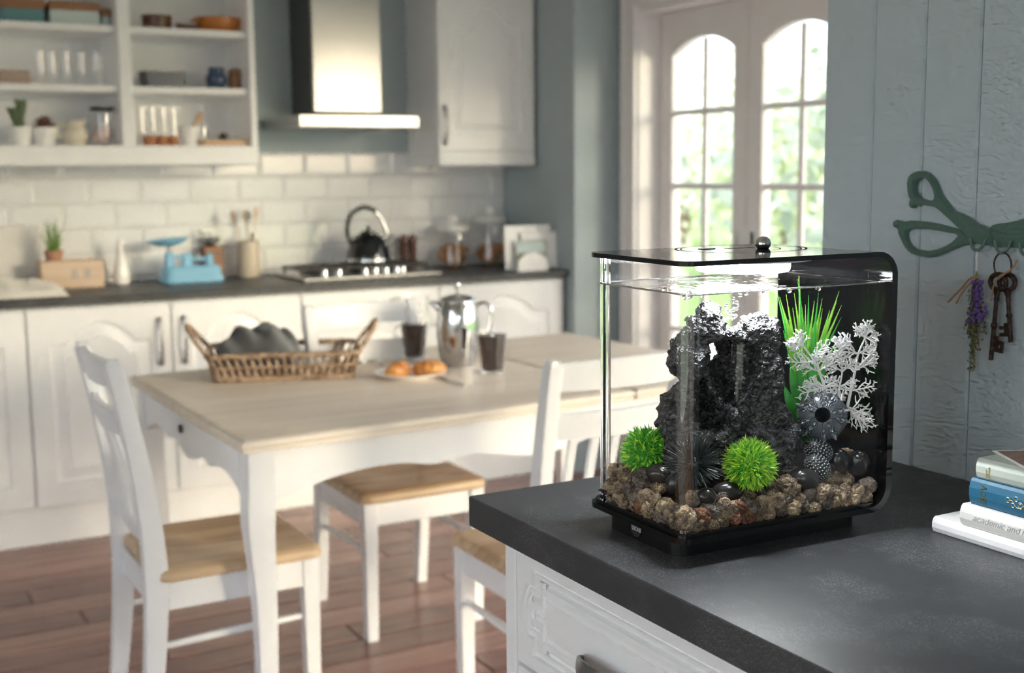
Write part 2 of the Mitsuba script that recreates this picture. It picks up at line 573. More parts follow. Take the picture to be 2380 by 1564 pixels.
struct('wall_rear', cat(bx(-2.8, 3.35, -3.1, -3.0, 0, .9), bx(-2.8, 3.35, -3.1, -3.0, 2.2, CZ), bx(-2.8, -1.9, -3.1, -3.0, .9, 2.2), bx(-.5, 3.35, -3.1, -3.0, .9, 2.2)), 'white_wall')

# ------------------------------------------------------------------ french doors in the wall at XD, looking along -x
def arch_hole(y0, y1, z0, z1, r, n=20):
    ys = np.linspace(y1, y0, n)
    t = (ys - y0) / (y1 - y0)
    return Polygon([(y0, z0), (y1, z0)] + [(y, z1 - r + r * max(math.sin(math.pi * s), 0) ** .8) for y, s in zip(ys, t)])

struct('trim_1', cat(bx(XD - .022, XD, DY1, DY1 + .085, 0, DZ + .085), bx(XD - .022, XD, DY0 - .085, DY1 + .085, DZ, DZ + .085), bx(XD - .022, XD, DY0 - .085, DY0, 0, DZ + .085),
                     bx(XD - .03, XD, DY1 + .07, DY1 + .09, 0, DZ + .09), bx(XD - .03, XD, DY0 - .09, DY1 + .09, DZ + .07, DZ + .09)), 'door_paint')
FX = XD + .110                              # plane of the door leaves
put('frame', cat(bx(XD, FX + .06, DY1 - .008, DY1 + .02, 0, DZ), bx(XD, FX + .06, DY0 - .02, DY0 + .008, 0, DZ), bx(XD, FX + .06, DY0, DY1, DZ - .03, DZ)), 'door_paint', 'trim_1')
leaf_w = (DY1 - DY0 - .02) / 2
for k in (0, 1):
    y1 = DY1 - .01 - k * leaf_w
    y0 = y1 - leaf_w + .002
    name = f'door_{k + 1}'
    g0, g1 = y0 + .088, y1 - .088
    hole = arch_hole(g0, g1, .30, 1.893, .066)
    leaf = Polygon([(y0, .01), (y1, .01), (y1, DZ - .032), (y0, DZ - .032)]).difference(hole)
    m = orient(soft_extrude(leaf, .045, .006), YZ)
    m = orient(m, np.diag([-1, 1, 1.0]))
    struct(name, move(m, FX + .045), 'door_paint')
    yc = (g0 + g1) / 2
    zr = (.657, .967, 1.277, 1.587)
    bars = [cb(FX + .012, FX + .034, yc - .014, yc + .014, .29, 1.885, .006)]
    put('glazing_bar', bars[0], 'door_paint', name)
    for z in zr:
        put('glazing_bar', cb(FX + .012, FX + .034, g0 - .005, g1 + .005, z - .013, z + .013, .006), 'door_paint', name)
    zz = (.295,) + zr + (1.90,)
    for a, b in ((g0, yc - .013), (yc + .013, g1)):
        for za, zb in zip(zz[:-1], zz[1:]):
            q = np.array([[FX + .023, a - .004, za], [FX + .023, b + .004, za], [FX + .023, b + .004, zb], [FX + .023, a - .004, zb]])
            put('pane', trimesh.Trimesh(q, [[0, 1, 2], [0, 2, 3]], process=False), 'pane', name)
# lever handles on the meeting stiles
for k, y in ((0, DY1 - .01 - leaf_w + .045), (1, DY1 - .01 - leaf_w - .045)):
    put('handle', cat(cb(FX - .006, FX, y - .015, y + .015, .93, 1.10, .004), tube([(FX - .004, y, 1.03), (FX - .05, y, 1.03), (FX - .05, y + (.03 if k == 0 else -.03), 1.03), (FX - .05, y + (.11 if k == 0 else -.11), 1.03)], .008)), 'chrome', f'door_{k + 1}')

# ------------------------------------------------------------------ outside: patio, lawn, trees
struct('patio_paving', bx(XD + .2, 7.0, -4, 12, -.25, -.15), 'patio')
struct('lawn', bx(7.0, 60, -30, 60, -.30, -.22), 'lawn')


def tree(x, y, h, w, mat, label, n=2600, seed=1):
    g = np.random.default_rng(seed)
    t = thing('garden_tree', label, 'tree', 'trees beyond the french doors')
    put('trunk', tube([(x, y, -.25), (x + .1, y, h * .3), (x, y + .1, h * .55)], [.16, .12, .07], 8), 'bark', t)
    cs = np.column_stack([g.normal(0, w * .33, 26), g.normal(0, w * .33, 26), g.uniform(h * .22, h * .95, 26)])
    c = cs[g.integers(26, size=n)] + g.normal(0, w * .16, (n, 3))
    a = g.normal(size=(n, 3))
    a /= np.linalg.norm(a, axis=1, keepdims=True)
    b = np.cross(a, g.normal(size=(n, 3)))
    b /= np.linalg.norm(b, axis=1, keepdims=True)
    s = g.uniform(.07, .15, (n, 1))
    v = np.stack([c - a * s, c + b * s * .5, c + a * s, c - b * s * .5], 1).reshape(-1, 3) + [x, y, 0]
    k = np.arange(n)[:, None] * 4
    put('foliage', trimesh.Trimesh(v, np.vstack([k + [0, 1, 2], k + [0, 2, 3]]), process=False), mat, t, kind='stuff')


for i, (x, y, h, w, m, l) in enumerate((
        (8.2, 7.2, 2.1, 2.0, 'leaf_b', 'dark green bushy tree seen through the nearer glazed door'),
        (11.4, 12.9, 2.0, 2.2, 'leaf_a', 'low rounded tree seen through the farther glazed door'),
        (14.5, 9.8, 2.6, 2.6, 'leaf_a', 'tall pale tree seen through the nearer glazed door'),
        (15.5, 20.5, 3.0, 3.0, 'leaf_a', 'distant yellow-green tree at the left of the farther glazed door'))):
    tree(x, y, h, w, m, l, 2600, 11 + i)

# ------------------------------------------------------------------ back kitchen run
CF = 4.64
worktop = solo('kitchen_worktop', cb(-1.4, XS - .002, CF, YB - .012, .882, .91, .003), 'counter', 'long dark grey worktop along the tiled back wall under the shelves and hob', 'worktop')
bounds = (-1.4, -.41, .106, .6206, 1.136, 1.650, 2.257, 2.872)
unit_lab = {1: 'white arched-panel base cabinet standing left of the one cut off by the photo edge', 2: 'white base cabinet at the far left, partly cut off by the photo edge', 3: 'white arched-panel base cabinet behind the left chair, handle on its right side',
            4: 'white arched-panel base cabinet behind the basket, handle on its left side', 5: 'white base unit with a plain drawer front below the hob, behind the dining table',
            6: 'white arched-panel base cabinet at the right end of the back run beside the blue wall'}
FY = CF + .022
for k in range(1, 7):
    x0, x1 = bounds[k], bounds[k + 1]
    t = thing('base_cabinet', unit_lab[k], 'cabinet', 'white base cabinets of the back run')
    put('body', bx(x0 + .001, x1 - .001, FY + .026, YB - .012, .14, .88), 'cabinet', t)
    w, h = x1 - x0 - .006, .725
    if k != 5:
        m = panel_face(w, h, cathedral(.075, w - .075, .085, h - .055, .075))
        d = put('door', move(m, x0 + .003, FY, .147), 'cabinet', t, smooth=25)
        hx = {1: x1 - .05, 3: x1 - .045, 4: x0 + .045, 2: x1 - .05, 6: x0 + .05}[k]
        pts = spline([(hx, FY, .810), (hx, FY - .016, .806), (hx, FY - .030, .73), (hx, FY - .016, .648), (hx, FY, .644)], 8)
        if k in (3, 4):
            put('handle', tube(pts, np.interp(np.linspace(0, 1, len(pts)), [0, .12, .5, .88, 1], [.010, .008, .0055, .008, .010]), 10), 'pewter', d, smooth=True)
    else:
        put('drawer', move(panel_face(w, .155, rect_outline(.05, w - .05, .035, .12), steps=((0, 0), (.004, -.005), (.010, -.0055), (.02, -.001), (.024, 0))), x0 + .003, FY, .717), 'cabinet', t, smooth=25)
        put('oven_door', move(panel_face(w, .555, rect_outline(.07, w - .07, .07, .485)), x0 + .003, FY, .147), 'cabinet', t, smooth=25)
for x0, x1 in ((-1.4, 1.02), (1.024, 2.872)):
    solo('plinth_board', cb(x0, x1, CF + .056, CF + .072, 0, .138, .002), 'cabinet', 'white plinth board at floor level under the left base cabinets' if x0 < 0 else 'white plinth board at floor level under the right base cabinets and hob', 'plinth')

# open shelf unit
SF, SX1 = 4.91, 1.578
t = thing('wall_shelf_unit', 'white open wall shelf unit with two bays full of dishes at top left', 'shelf unit')
SX0 = -.2
put('back_panel', bx(SX0, SX1, YB - .02, YB - .004, 1.39, 2.4), 'cabinet', t)
put('bottom_board', cb(SX0, SX1, SF - .004, YB - .004, 1.382, 1.460, .006), 'cabinet', t)
put('side_panel', cb(SX1 - .026, SX1, SF, YB - .004, 1.455, 2.4, .003), 'cabinet', t)
put('side_panel', cb(1.043, 1.094, SF, YB - .02, 1.455, 2.4, .004), 'cabinet', t)
for a, b in ((SX0, 1.044), (1.093, SX1 - .025)):
    for z in (1.687, 1.912, 2.16):
        put('shelf', cb(a, b, SF + .03, YB - .02, z - .027, z, .003), 'cabinet', t)
SH1, SH2, SH3 = 1.460, 1.687, 1.912

# cooker hood
t = thing('cooker_hood', 'stainless steel chimney cooker hood with a flat visor above the hob', 'cooker hood')
cx0, cx1, cyf = 1.844, 2.155, 4.98
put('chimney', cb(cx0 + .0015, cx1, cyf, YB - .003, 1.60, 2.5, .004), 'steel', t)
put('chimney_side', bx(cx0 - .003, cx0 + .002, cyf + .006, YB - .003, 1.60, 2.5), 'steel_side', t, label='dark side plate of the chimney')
put('vent', cb(cx0 - .009, cx0 - .001, 5.05, 5.13, 2.10, 2.40, .003), 'black_plastic', t)
q = Polygon([(1.699, 4.75), (2.219, 4.75), (2.219, 5.235), (1.699, 5.235)])
put('visor', move(soft_extrude(q, .044, .004), 0, 0, 1.533), 'steel', t)
for k in range(4):
    put('button', move(orient(trimesh.creation.cylinder(.006, .006, sections=16), [[1, 0, 0], [0, 0, 1], [0, 1, 0]]), 1.93 + .02 * k, 4.749, 1.555), 'chrome', t)

# upper cabinet
t = thing('wall_cabinet', 'white wall cabinet with an arched raised door panel at the right of the hood', 'cabinet')
ux0, ux1, uf = 2.388, 2.874, 4.91
put('body', bx(ux0, ux1 - .004, uf + .022, YB - .003, 1.42, 2.35), 'cabinet', t)
w, h = ux1 - ux0 - .002, .70
d = put('door', move(panel_face(w, h, cathedral(.068, w - .068, .075, h - .075, .075)), ux0 + .001, uf, 1.435), 'cabinet', t, smooth=25)
hx = ux0 + .03
pts = spline([(hx, uf, 1.625), (hx, uf - .012, 1.623), (hx, uf - .026, 1.548), (hx, uf - .012, 1.473), (hx, uf, 1.471)], 8)
put('handle', tube(pts, np.interp(np.linspace(0, 1, len(pts)), [0, .12, .5, .88, 1], [.010, .008, .005, .008, .010]), 10), 'pewter', d, smooth=True)
put('pelmet', cat(cb(ux0 - .006, ux1, uf - .010, YB - .003, 1.371, 1.412, .010), cb(ux0, ux1, uf, YB - .003, 1.408, 1.433, .003)), 'cabinet', t)

# ------------------------------------------------------------------ dining table
TZ = .745
t = thing('dining_table', 'long dining table with pale wooden top, white scalloped apron and curved white legs', 'table')
NL, FL, FR, NR = (.800, 2.690), (.788, 3.800), (2.440, 3.940), (2.500, 2.815)


def slab(poly, z0, z1):
    q = np.array(poly)
    prof = [(-.0, z0), (.006, z0 + .004), (.006, z0 + .010), (.0, z0 + .014), (.004, z1 - .005), (.012, z1 - .001), (.02, z1)]
    # widest at the lower edge, a small ogee step above
    return loft_rings([np.column_stack([inset(q, d if k else .004), np.full(len(q), z)]) for k, (d, z) in enumerate(prof)])


def lerp2(a, b, s):
    return (a[0] + (b[0] - a[0]) * s, a[1] + (b[1] - a[1]) * s)


s1 = .672
put('tabletop', slab([NL, lerp2(NL, NR, s1), lerp2(FL, FR, s1), FL], TZ - .028, TZ), 'table_wood', t)
put('table_leaf', slab([lerp2(NL, NR, s1 + .002), NR, FR, lerp2(FL, FR, s1 + .002)], TZ - .028, TZ - .001), 'table_wood', t)


def scallop(L, deep, shallow):
    """apron outline hanging below z=0 over 0..L"""
    x = np.linspace(0, 1, 61)
    z = -shallow - (deep - shallow) * (np.exp(-((x - .0) / .10) ** 2) + np.exp(-((x - 1) / .10) ** 2)) - .35 * (deep - shallow) * (np.exp(-((x - .30) / .045) ** 2) + np.exp(-((x - .70) / .045) ** 2)) - .75 * (deep - shallow) * np.exp(-((x - .5) / .10) ** 2)
    return Polygon([(0, 0)] + [(a * L, b) for a, b in zip(x, z)] + [(L, 0)])


def apron(a, b, deep, shallow, name='apron'):
    a, b = np.array(a), np.array(b)
    L = np.linalg.norm(b - a)
    m = orient(soft_extrude(scallop(L, deep, shallow), .02, .002), XZ)
    ang = math.atan2(b[1] - a[1], b[0] - a[0])
    m = rotz(m, ang)
    return put(name, move(m, a[0], a[1], TZ - .028), 'furniture', t)


ins = inset(np.array([NL, NR, FR, FL]), .045)
apron(ins[0], ins[1], .135, .085)
apron(ins[3], ins[2], .135, .085)
apron(ins[0], ins[3], .135, .085)
apron(ins[1], ins[2], .135, .085)


def cabriole(x, y, dx, dy, h):
    """square-section leg: block at the top, knee pushed outwards, slim ankle, small foot"""
    zz = np.array([0, .02, .06, .16, .30, .44, .52, .57, .60, .62, .66, h])
    hw = np.array([.026, .027, .024, .022, .0235, .027, .031, .033, .0325, .0325, .0325, .0325]) * 1.05
    off = np.array([.012, .012, .006, -.004, -.006, .001, .008, .009, .003, 0, 0, 0])
    z = np.linspace(0, h, 34)
    HW, OF = np.interp(z, zz, hw), np.interp(z, zz, off)
    k = np.ones(5) / 5
    HW[2:-2], OF[2:-2] = np.convolve(HW, k, 'valid'), np.convolve(OF, k, 'valid')
    rings = []
    for a, b, c in zip(z, HW, OF):
        q = rrect(x + dx * c - b, x + dx * c + b, y + dy * c - b, y + dy * c + b, .005, 2)
        rings.append(np.column_stack([q, np.full(len(q), a)]))
    return loft_rings(rings)


lg = inset(np.array([NL, NR, FR, FL]), .055)
for (x, y), (dx, dy) in zip(lg, ((-1, -1), (1, -1), (1, 1), (-1, 1))):
    put('leg', cabriole(x, y, dx, dy, TZ - .029), 'furniture', t, smooth=40)
ax = ins[0][0]
dr_ = put('drawer', cb(ax - .010, ax + .01, 2.90, 3.58, TZ - .108, TZ - .038, .004), 'furniture', t)
kn = orient(lathe([(.0, .026), (.010, .025), (.0125, .020), (.011, .016), (.005, .012), (.005, .004), (.009, .002), (.009, 0)][::-1], 20), [[0, 0, -1], [0, 1, 0], [1, 0, 0]])
put('knob', move(kn, ax - .009, 3.30, TZ - .078), 'black_iron', dr_, smooth=40)

# ------------------------------------------------------------------ chairs: built once, facing +x, then set out three times
CH = {}


def chair_parts():
    P = []
    nx, ny = 26, 26
    # saddle seat: rounded outline, edges rolled down
    sx0, sx1, hy = -.205, .205, .205
    out = rrect(sx0, sx1, -hy, hy, .035, 6)
    rings = []
    for d, z in ((.012, .409), (.002, .413), (.0, .420), (.002, .431), (.008, .438), (.018, .442)):
        q = inset(out, d)
        rings.append(np.column_stack([q, np.full(len(q), z)]))
    base = inset(out, .018)
    for s in (.85, .65, .45, .25, .1):
        c = base * s
        r = np.hypot(c[:, 0] / .19, c[:, 1] / .19)
        rings.append(np.column_stack([c, .442 - .010 * np.clip(1.1 - r, 0, 1) ** 1.2]))
    P.append(('seat', loft_rings(rings), 'seat_wood', 40))
    for s in (-1, 1):
        z = np.array([0, .425])
        rings = []
        for zz, h in ((0, .0170), (.30, .0205), (.411, .0215)):
            q = rrect(.172 - h, .172 + h, s * .172 - h, s * .172 + h, .004, 2)
            rings.append(np.column_stack([q, np.full(len(q), zz)]))
        P.append(('front_leg', loft_rings(rings), 'furniture', 40))
    for s in (-1, 1):
        zz = np.linspace(0, .925, 26)
        xx = np.interp(zz, [0, .15, .30, .44, .60, .80, .935], [-.238, -.220, -.206, -.200, -.212, -.245, -.276])
        k = np.ones(5) / 5
        xs = xx.copy()
        xs[2:-2] = np.convolve(xx, k, 'valid')
        rings = []
        for x, z in zip(xs, zz):
            a = np.interp(z, [0, .20, .43, .62, .935], [.019, .024, .028, .024, .019])
            q = rrect(x - a, x + a, s * .175 - .0175, s * .175 + .0175, .005, 2)
            rings.append(np.column_stack([q, np.full(len(q), z)]))
        for d in (.003, .008, .014):
            q = inset(rings[-1][:, :2], .004)
            rings.append(np.column_stack([q, np.full(len(q), .925 + d)]))
        P.append(('back_post', loft_rings(rings), 'furniture', 40))

    def rail(z0, z1, x0, x1, bow, th=.020, crest=0.0):
        ys = np.linspace(-.162, .162, 17)
        rings = []
        for y in ys:
            f = 1 - (y / .162) ** 2
            xa = x0 - bow * f
            xb = x1 - bow * f
            zt = z1 + crest * f
            q = [(xa - th / 2, z0), (xa + th / 2, z0), (xb + th / 2, zt - .004), (xb + th / 2 - .004, zt), (xb - th / 2 + .004, zt), (xb - th / 2, zt - .004)]
            rings.append(np.array([(a, y, b) for a, b in q]))
        return loft_rings(rings)
    P.append(('top_rail', rail(.868, .932, -.258, -.270, .022, crest=.004), 'furniture', 35))
    P.append(('middle_rail', rail(.755, .815, -.238, -.248, .022), 'furniture', 35))
    P.append(('lower_rail', rail(.492, .532, -.200, -.203, .010), 'furniture', 35))
    for y in (-.108, -.054, 0, .054, .108):
        f = 1 - (y / .162) ** 2
        a, b = (-.202 - .010 * f, .525), (-.238 - .022 * f, .762)
        rings = []
        for s in np.linspace(0, 1, 8):
            x, z = a[0] + (b[0] - a[0]) * s + .008 * math.sin(math.pi * s), a[1] + (b[1] - a[1]) * s
            q = rrect(x - .006, x + .006, y - .0115, y + .0115, .003, 1)
            rings.append(np.column_stack([q, np.full(len(q), z)]))
        P.append(('slat', loft_rings(rings), 'furniture', 35))
    P.append(('apron', cb(.165, .182, -.155, .155, .340, .410, .002), 'furniture', False))
    P.append(('apron', cb(-.210, -.192, -.155, .155, .340, .410, .002), 'furniture', False))
    for s in (-1, 1):
        P.append(('apron', cb(-.180, .155, s * .178 - .009, s * .178 + .009, .340, .410, .002), 'furniture', False))
        P.append(('stretcher', tube([(-.200, s * .172, .250), (-.02, s * .172, .258), (.160, s * .172, .262)], [.008, .011, .008], 10), 'furniture', True))
    return [(n, mikit.ply(m, 'material_' + b, s)) for n, m, b, s in P]


CHAIR = chair_parts()
for x, y, a, l in ((.826, 3.000, 0, 'white chair with wooden seat at the left end of the table, seen from its side'),
                   (1.490, 3.385, -90, 'white chair with wooden seat tucked under the far side of the table'),
                   (1.545, 2.545, 90, 'white chair with wooden seat between the table and the dark counter, back towards us')):
    t = thing('dining_chair', l, 'chair', 'white dining chairs around the table')
    M = T().translate([x, y, 0]).rotate([0, 0, 1], a)
    for n, d in CHAIR:
        put(n, d, None, t, M=M)

# ------------------------------------------------------------------ on the table
t = thing('wicker_basket', 'rectangular wicker tray basket with open sides and end handles on the dining table', 'basket')
BL, BD, BH = .445, .270, .078
BM = T().translate([1.200, 3.560, TZ]).rotate([0, 0, 1], -19)
r0, r1 = rrect(-BL / 2 + .02, BL / 2 - .02, -BD / 2 + .02, BD / 2 - .02, .03, 5), rrect(-BL / 2, BL / 2, -BD / 2, BD / 2, .035, 5)


def loop3(q, z):
    return np.vstack([np.column_stack([q, np.full(len(q), z)]), [[*q[0], z]], [[*q[1], z]]])


put('bottom', move(soft_extrude(Polygon(r0), .006, .002), 0, 0, .004), 'wicker', t, M=BM)
put('rim', tube(loop3(r1, BH), .0085, 8, False), 'wicker', t, smooth=True, M=BM)
put('rim', tube(loop3(inset(r1, .010), BH - .035), .0045, 8, False), 'wicker', t, smooth=True, M=BM)
put('rim', tube(loop3(r0, .008), .009, 8, False), 'wicker', t, smooth=True, M=BM)


def along(q, n):
    p = np.vstack([q, q[0]])
    s = np.r_[0, np.cumsum(np.linalg.norm(np.diff(p, axis=0), axis=1))]
    u = np.linspace(0, s[-1], n, endpoint=False)
    return np.column_stack([np.interp(u, s, p[:, 0]), np.interp(u, s, p[:, 1])])


n = 58
A, B = along(r0, n), along(r1, n)
stk = mikit.ply
for i in range(n):
    a, b = np.append(A[i], .008), np.append(B[i], BH)
    tang = np.append(B[(i + 1) % n] - B[i], 0) * .16
    put('stake', cat(tube([a - tang, (a + b) / 2, b], .0042, 6), tube([a + tang, (a + b) / 2 + tang, b - tang * .2], .0038, 6)), 'wicker', t, smooth=True, M=BM)
for s in (-1, 1):
    x = s * (BL / 2)
    put('handle', tube(spline([(x, -.085, BH), (x + s * .035, -.06, BH + .045), (x + s * .055, -.02, BH + .075), (x + s * .055, .02, BH + .075), (x + s * .035, .06, BH + .045), (x, .085, BH)], 6), .0075, 8), 'wicker', t, smooth=True, M=BM)
# the folded cloth lying in it
nu, nv = 50, 36
U, V = np.meshgrid(np.linspace(-1, 1, nu), np.linspace(-1, 1, nv), indexing='ij')
h = .122 * np.clip(1 - np.abs(U) ** 4, 0, 1) ** .6 * np.clip(1 - np.abs(V) ** 3.0, 0, 1) ** .6
fold = .016 * np.sin(9 * U + 2.2 * V + 1.5 * np.sin(3 * V)) * (1 - np.abs(V))
nz = meshkit.fbm(np.stack([U * 2.2, V * 2.2, U * 0], -1) + 3, 3, 5) - .5
top = np.stack([-.070 + U * .125 + .02 * V, .02 + V * .075, .014 + h + (fold + .03 * nz) * (h > .01)], -1)
bot = top.copy()
bot[..., 2] = .013
g = cat(grid_mesh(top), trimesh.Trimesh(grid_mesh(bot).vertices, grid_mesh(bot).faces[:, ::-1], process=False))
solo('kitchen_cloth', g, 'grey_cloth', 'striped grey kitchen cloth bundled inside the wicker basket', 'cloth', smooth=True, M=BM)

plate = lathe([(.0, .004), (.055, .004), (.062, 0), (.066, .001), (.085, .010), (.106, .017), (.1065, .0185), (.104, .0195), (.084, .0125), (.066, .0065), (.0, .0062)], 48, (1.500, 3.305, TZ))
solo('dinner_plate', plate, 'white_china', 'round white plate under the two croissants on the dining table', 'plate', smooth=40)


def croissant(seed):
    s = np.linspace(-1, 1, 46)
    ang = s * 1.05
    R = .046
    path = np.column_stack([R * np.sin(ang) * 1.15, -R * np.cos(ang) + R * .55, 0.0 * s])
    seg = 1 + .09 * np.abs(np.sin(s * 9.5))
    rad = .026 * np.clip(1 - np.abs(s) ** 2.2, .02, 1) ** .62 * seg
    m = tube(path, rad, 18, rx=1.0, ry=1.0)
    v = np.array(m.vertices)
    v += (meshkit.fbm(v * 60 + seed, 3, seed)[:, None] - .5) * .003
    v[:, 2] = np.maximum(v[:, 2], -.017)
    return trimesh.Trimesh(v, m.faces, process=False)


solo('croissant', croissant(3), 'croissant', 'golden croissant on the left half of the white plate', 'croissant', smooth=True, group='croissants on the plate', M=T().translate([1.452, 3.318, TZ + .0245]).rotate([0, 0, 1], 35))
solo('croissant', croissant(8), 'croissant', 'golden croissant on the right half of the plate, nearer the steel pot', 'croissant', smooth=True, group='croissants on the plate', M=T().translate([1.552, 3.288, TZ + .0245]).rotate([0, 0, 1], -20))


def cutlery(blade):
    m = [tube(spline([(0, 0, .004), (.04, 0, .005), (.10, 0, .003)], 6), np.interp(np.linspace(0, 1, 13), [0, .2, 1], [.004, .0055, .003]), 8, ry=.45)]
    if blade:
        m.append(extrude(Polygon([(.10, -.004), (.10, .006), (.17, .009), (.20, .006), (.205, -.004)]), .002))
    else:
        m.append(tube([(.10, 0, .003), (.125, 0, .004)], [.003, .009], 8, ry=.3))
        for k in (-1.5, -.5, .5, 1.5):
            m.append(tube([(.12, k * .0045, .004), (.15, k * .005, .006), (.172, k * .005, .004)], .0014, 6))
    return cat(m)


solo('table_knife', cutlery(True), 'pewter', 'dark steel table knife lying at the left of the plate with croissants', 'knife', smooth=35, M=T().translate([1.515, 3.565, TZ + .0005]).rotate([0, 0, 1], -105))
solo('table_fork', cutlery(False), 'pewter', 'dark steel fork lying at the front right of the plate with croissants', 'fork', smooth=35, M=T().translate([1.565, 3.075, TZ + .0005]).rotate([0, 0, 1], 92))

# steel cafetiere
t = thing('coffee_pot', 'shiny steel coffee pot with spout and curved handle on the dining table', 'coffee pot')
px, py = 1.728, 3.440
body = [(.0, 0), (.050, 0), (.054, .004), (.061, .04), (.0665, .09), (.068, .13), (.063, .175), (.055, .196), (.0545, .200)]
put('body', lathe(body, 56, (px, py, TZ)), 'chrome', t, smooth=50)
put('lid', lathe([(.0565, .199), (.0575, .203), (.052, .212), (.030, .220), (.008, .223), (.004, .226), (.004, .240), (.009, .243), (.0115, .251), (.009, .259), (.0, .262)], 40, (px, py, TZ)), 'chrome', t, smooth=50)
sp = np.array([-RT[0], -RT[1]])
put('spout', tube([(px + sp[0] * .050, py + sp[1] * .050, TZ + .178), (px + sp[0] * .068, py + sp[1] * .068, TZ + .192), (px + sp[0] * .088, py + sp[1] * .088, TZ + .199)], [.018, .012, .005], 12), 'chrome', t, smooth=50)
hp = -sp
put('handle', tube([(px + hp[0] * r, py + hp[1] * r, TZ + z) for r, z in spline([(.058, .188), (.085, .196), (.103, .180), (.106, .150), (.100, .115), (.085, .085), (.064, .070)], 6)], .006, 10), 'chrome', t, smooth=True)


def coffee_glass(x, y, label, ang):
    t = thing('coffee_glass', label, 'glass', 'glasses of black coffee on the table')
    put('glass', lathe([(.0, .0), (.030, .0), (.033, .002), (.035, .02), (.041, .08), (.0455, .128)], 40, (x, y, TZ)), 'glass', t, smooth=50)
    put('base', lathe([(.0, .001), (.031, .001), (.032, .010), (.0, .012)], 32, (x, y, TZ)), 'solid_acrylic', t, smooth=50)
    put('coffee', lathe([(.0, .013), (.031, .013), (.0325, .02), (.0388, .08), (.0425, .117), (.0, .118)], 40, (x, y, TZ)), 'coffee', t, smooth=50, label='black coffee filling the glass')
    c, s = math.cos(ang), math.sin(ang)
    put('handle', tube([(x + c * r, y + s * r, TZ + z) for r, z in spline([(.042, .105), (.058, .108), (.068, .085), (.060, .052), (.037, .040)], 6)], .0045, 8), 'solid_acrylic', t, smooth=True)


coffee_glass(1.660, 3.620, 'glass of black coffee behind the croissant plate, left of the steel pot', math.radians(140))
coffee_glass(1.742, 3.240, 'glass of black coffee in front of the steel pot, nearest the photo centre', math.radians(150))
t = thing('glass_jug', 'empty clear glass jug standing behind the farther glass of coffee', 'jug')
jx, jy = 1.722, 3.742
put('body', lathe([(.0, .0), (.045, .0), (.050, .004), (.055, .06), (.056, .12), (.048, .165), (.052, .195)], 40, (jx, jy, TZ)), 'glass', t, smooth=50)
put('handle', tube([(jx - RT[0] * r, jy - RT[1] * r, TZ + z) for r, z in spline([(.050, .185), (.078, .18), (.085, .13), (.075, .07), (.054, .05)], 6)], .0055, 8), 'solid_acrylic', t, smooth=True)

# ------------------------------------------------------------------ things on the open shelves
SY = 5.07


def lidded_box(x0, x1, z, h, lid, mat, label, d=.20, a=0):
    t = thing('storage_box', label, 'box', 'lidded boxes on the upper left shelf')
    w = x1 - x0
    M = T().translate([(x0 + x1) / 2, SY, z]).rotate([0, 0, 1], a)
    put('body', cb(-w / 2 + .003, w / 2 - .003, -d / 2, d / 2, 0, h, .003), mat, t, M=M)
    put('lid', cb(-w / 2, w / 2, -d / 2 - .003, d / 2 + .003, h - .012, h + lid, .004), 'brown_card', t, M=M, label='brown lid')


lidded_box(.648, .800, SH3, .060, .026, 'teal_card', 'teal storage box with brown lid, leftmost on the upper shelf', a=-2)
lidded_box(.815, 1.000, SH3, .062, .022, 'pale_card', 'pale blue storage box with brown lid between the teal and the small box', a=-2)
lidded_box(1.004, 1.040, SH3, .048, .018, 'pale_card', 'small pale box with brown lid at the right of the upper left shelf', .16)
solo('wooden_box', cb(.630, .738, SY - .07, SY + .07, SH2, SH2 + .052, .004), 'rose_card', 'small rose brown box beside the drinking glasses on the middle left shelf', 'box')


def tumbler(x, y, z, h, r0, r1, label, group):
    solo('tumbler', lathe([(.0, .003), (r0 * .9, .0), (r0, .004), (r1, h)], 28, (x, y, z)), 'glass', label, 'glass', smooth=50, group=group)


for i, x in enumerate((.778, .824, .872, .932, .985)):
    tumbler(x, SY - .03 + .02 * (i % 2), SH2, .128, .019, .023, ('clear tall drinking glass right beside the rose brown box', 'second clear drinking glass from the rose brown box', 'middle glass of the five in front on the middle left shelf', 'fourth clear drinking glass from the rose brown box', 'fifth clear drinking glass from the rose brown box')[i], 'tall glasses on the middle left shelf')
tumbler(1.020, SY + .03, SH2, .125, .018, .022, 'clear drinking glass nearest the shelf divider on the middle left shelf', 'tall glasses on the middle left shelf')


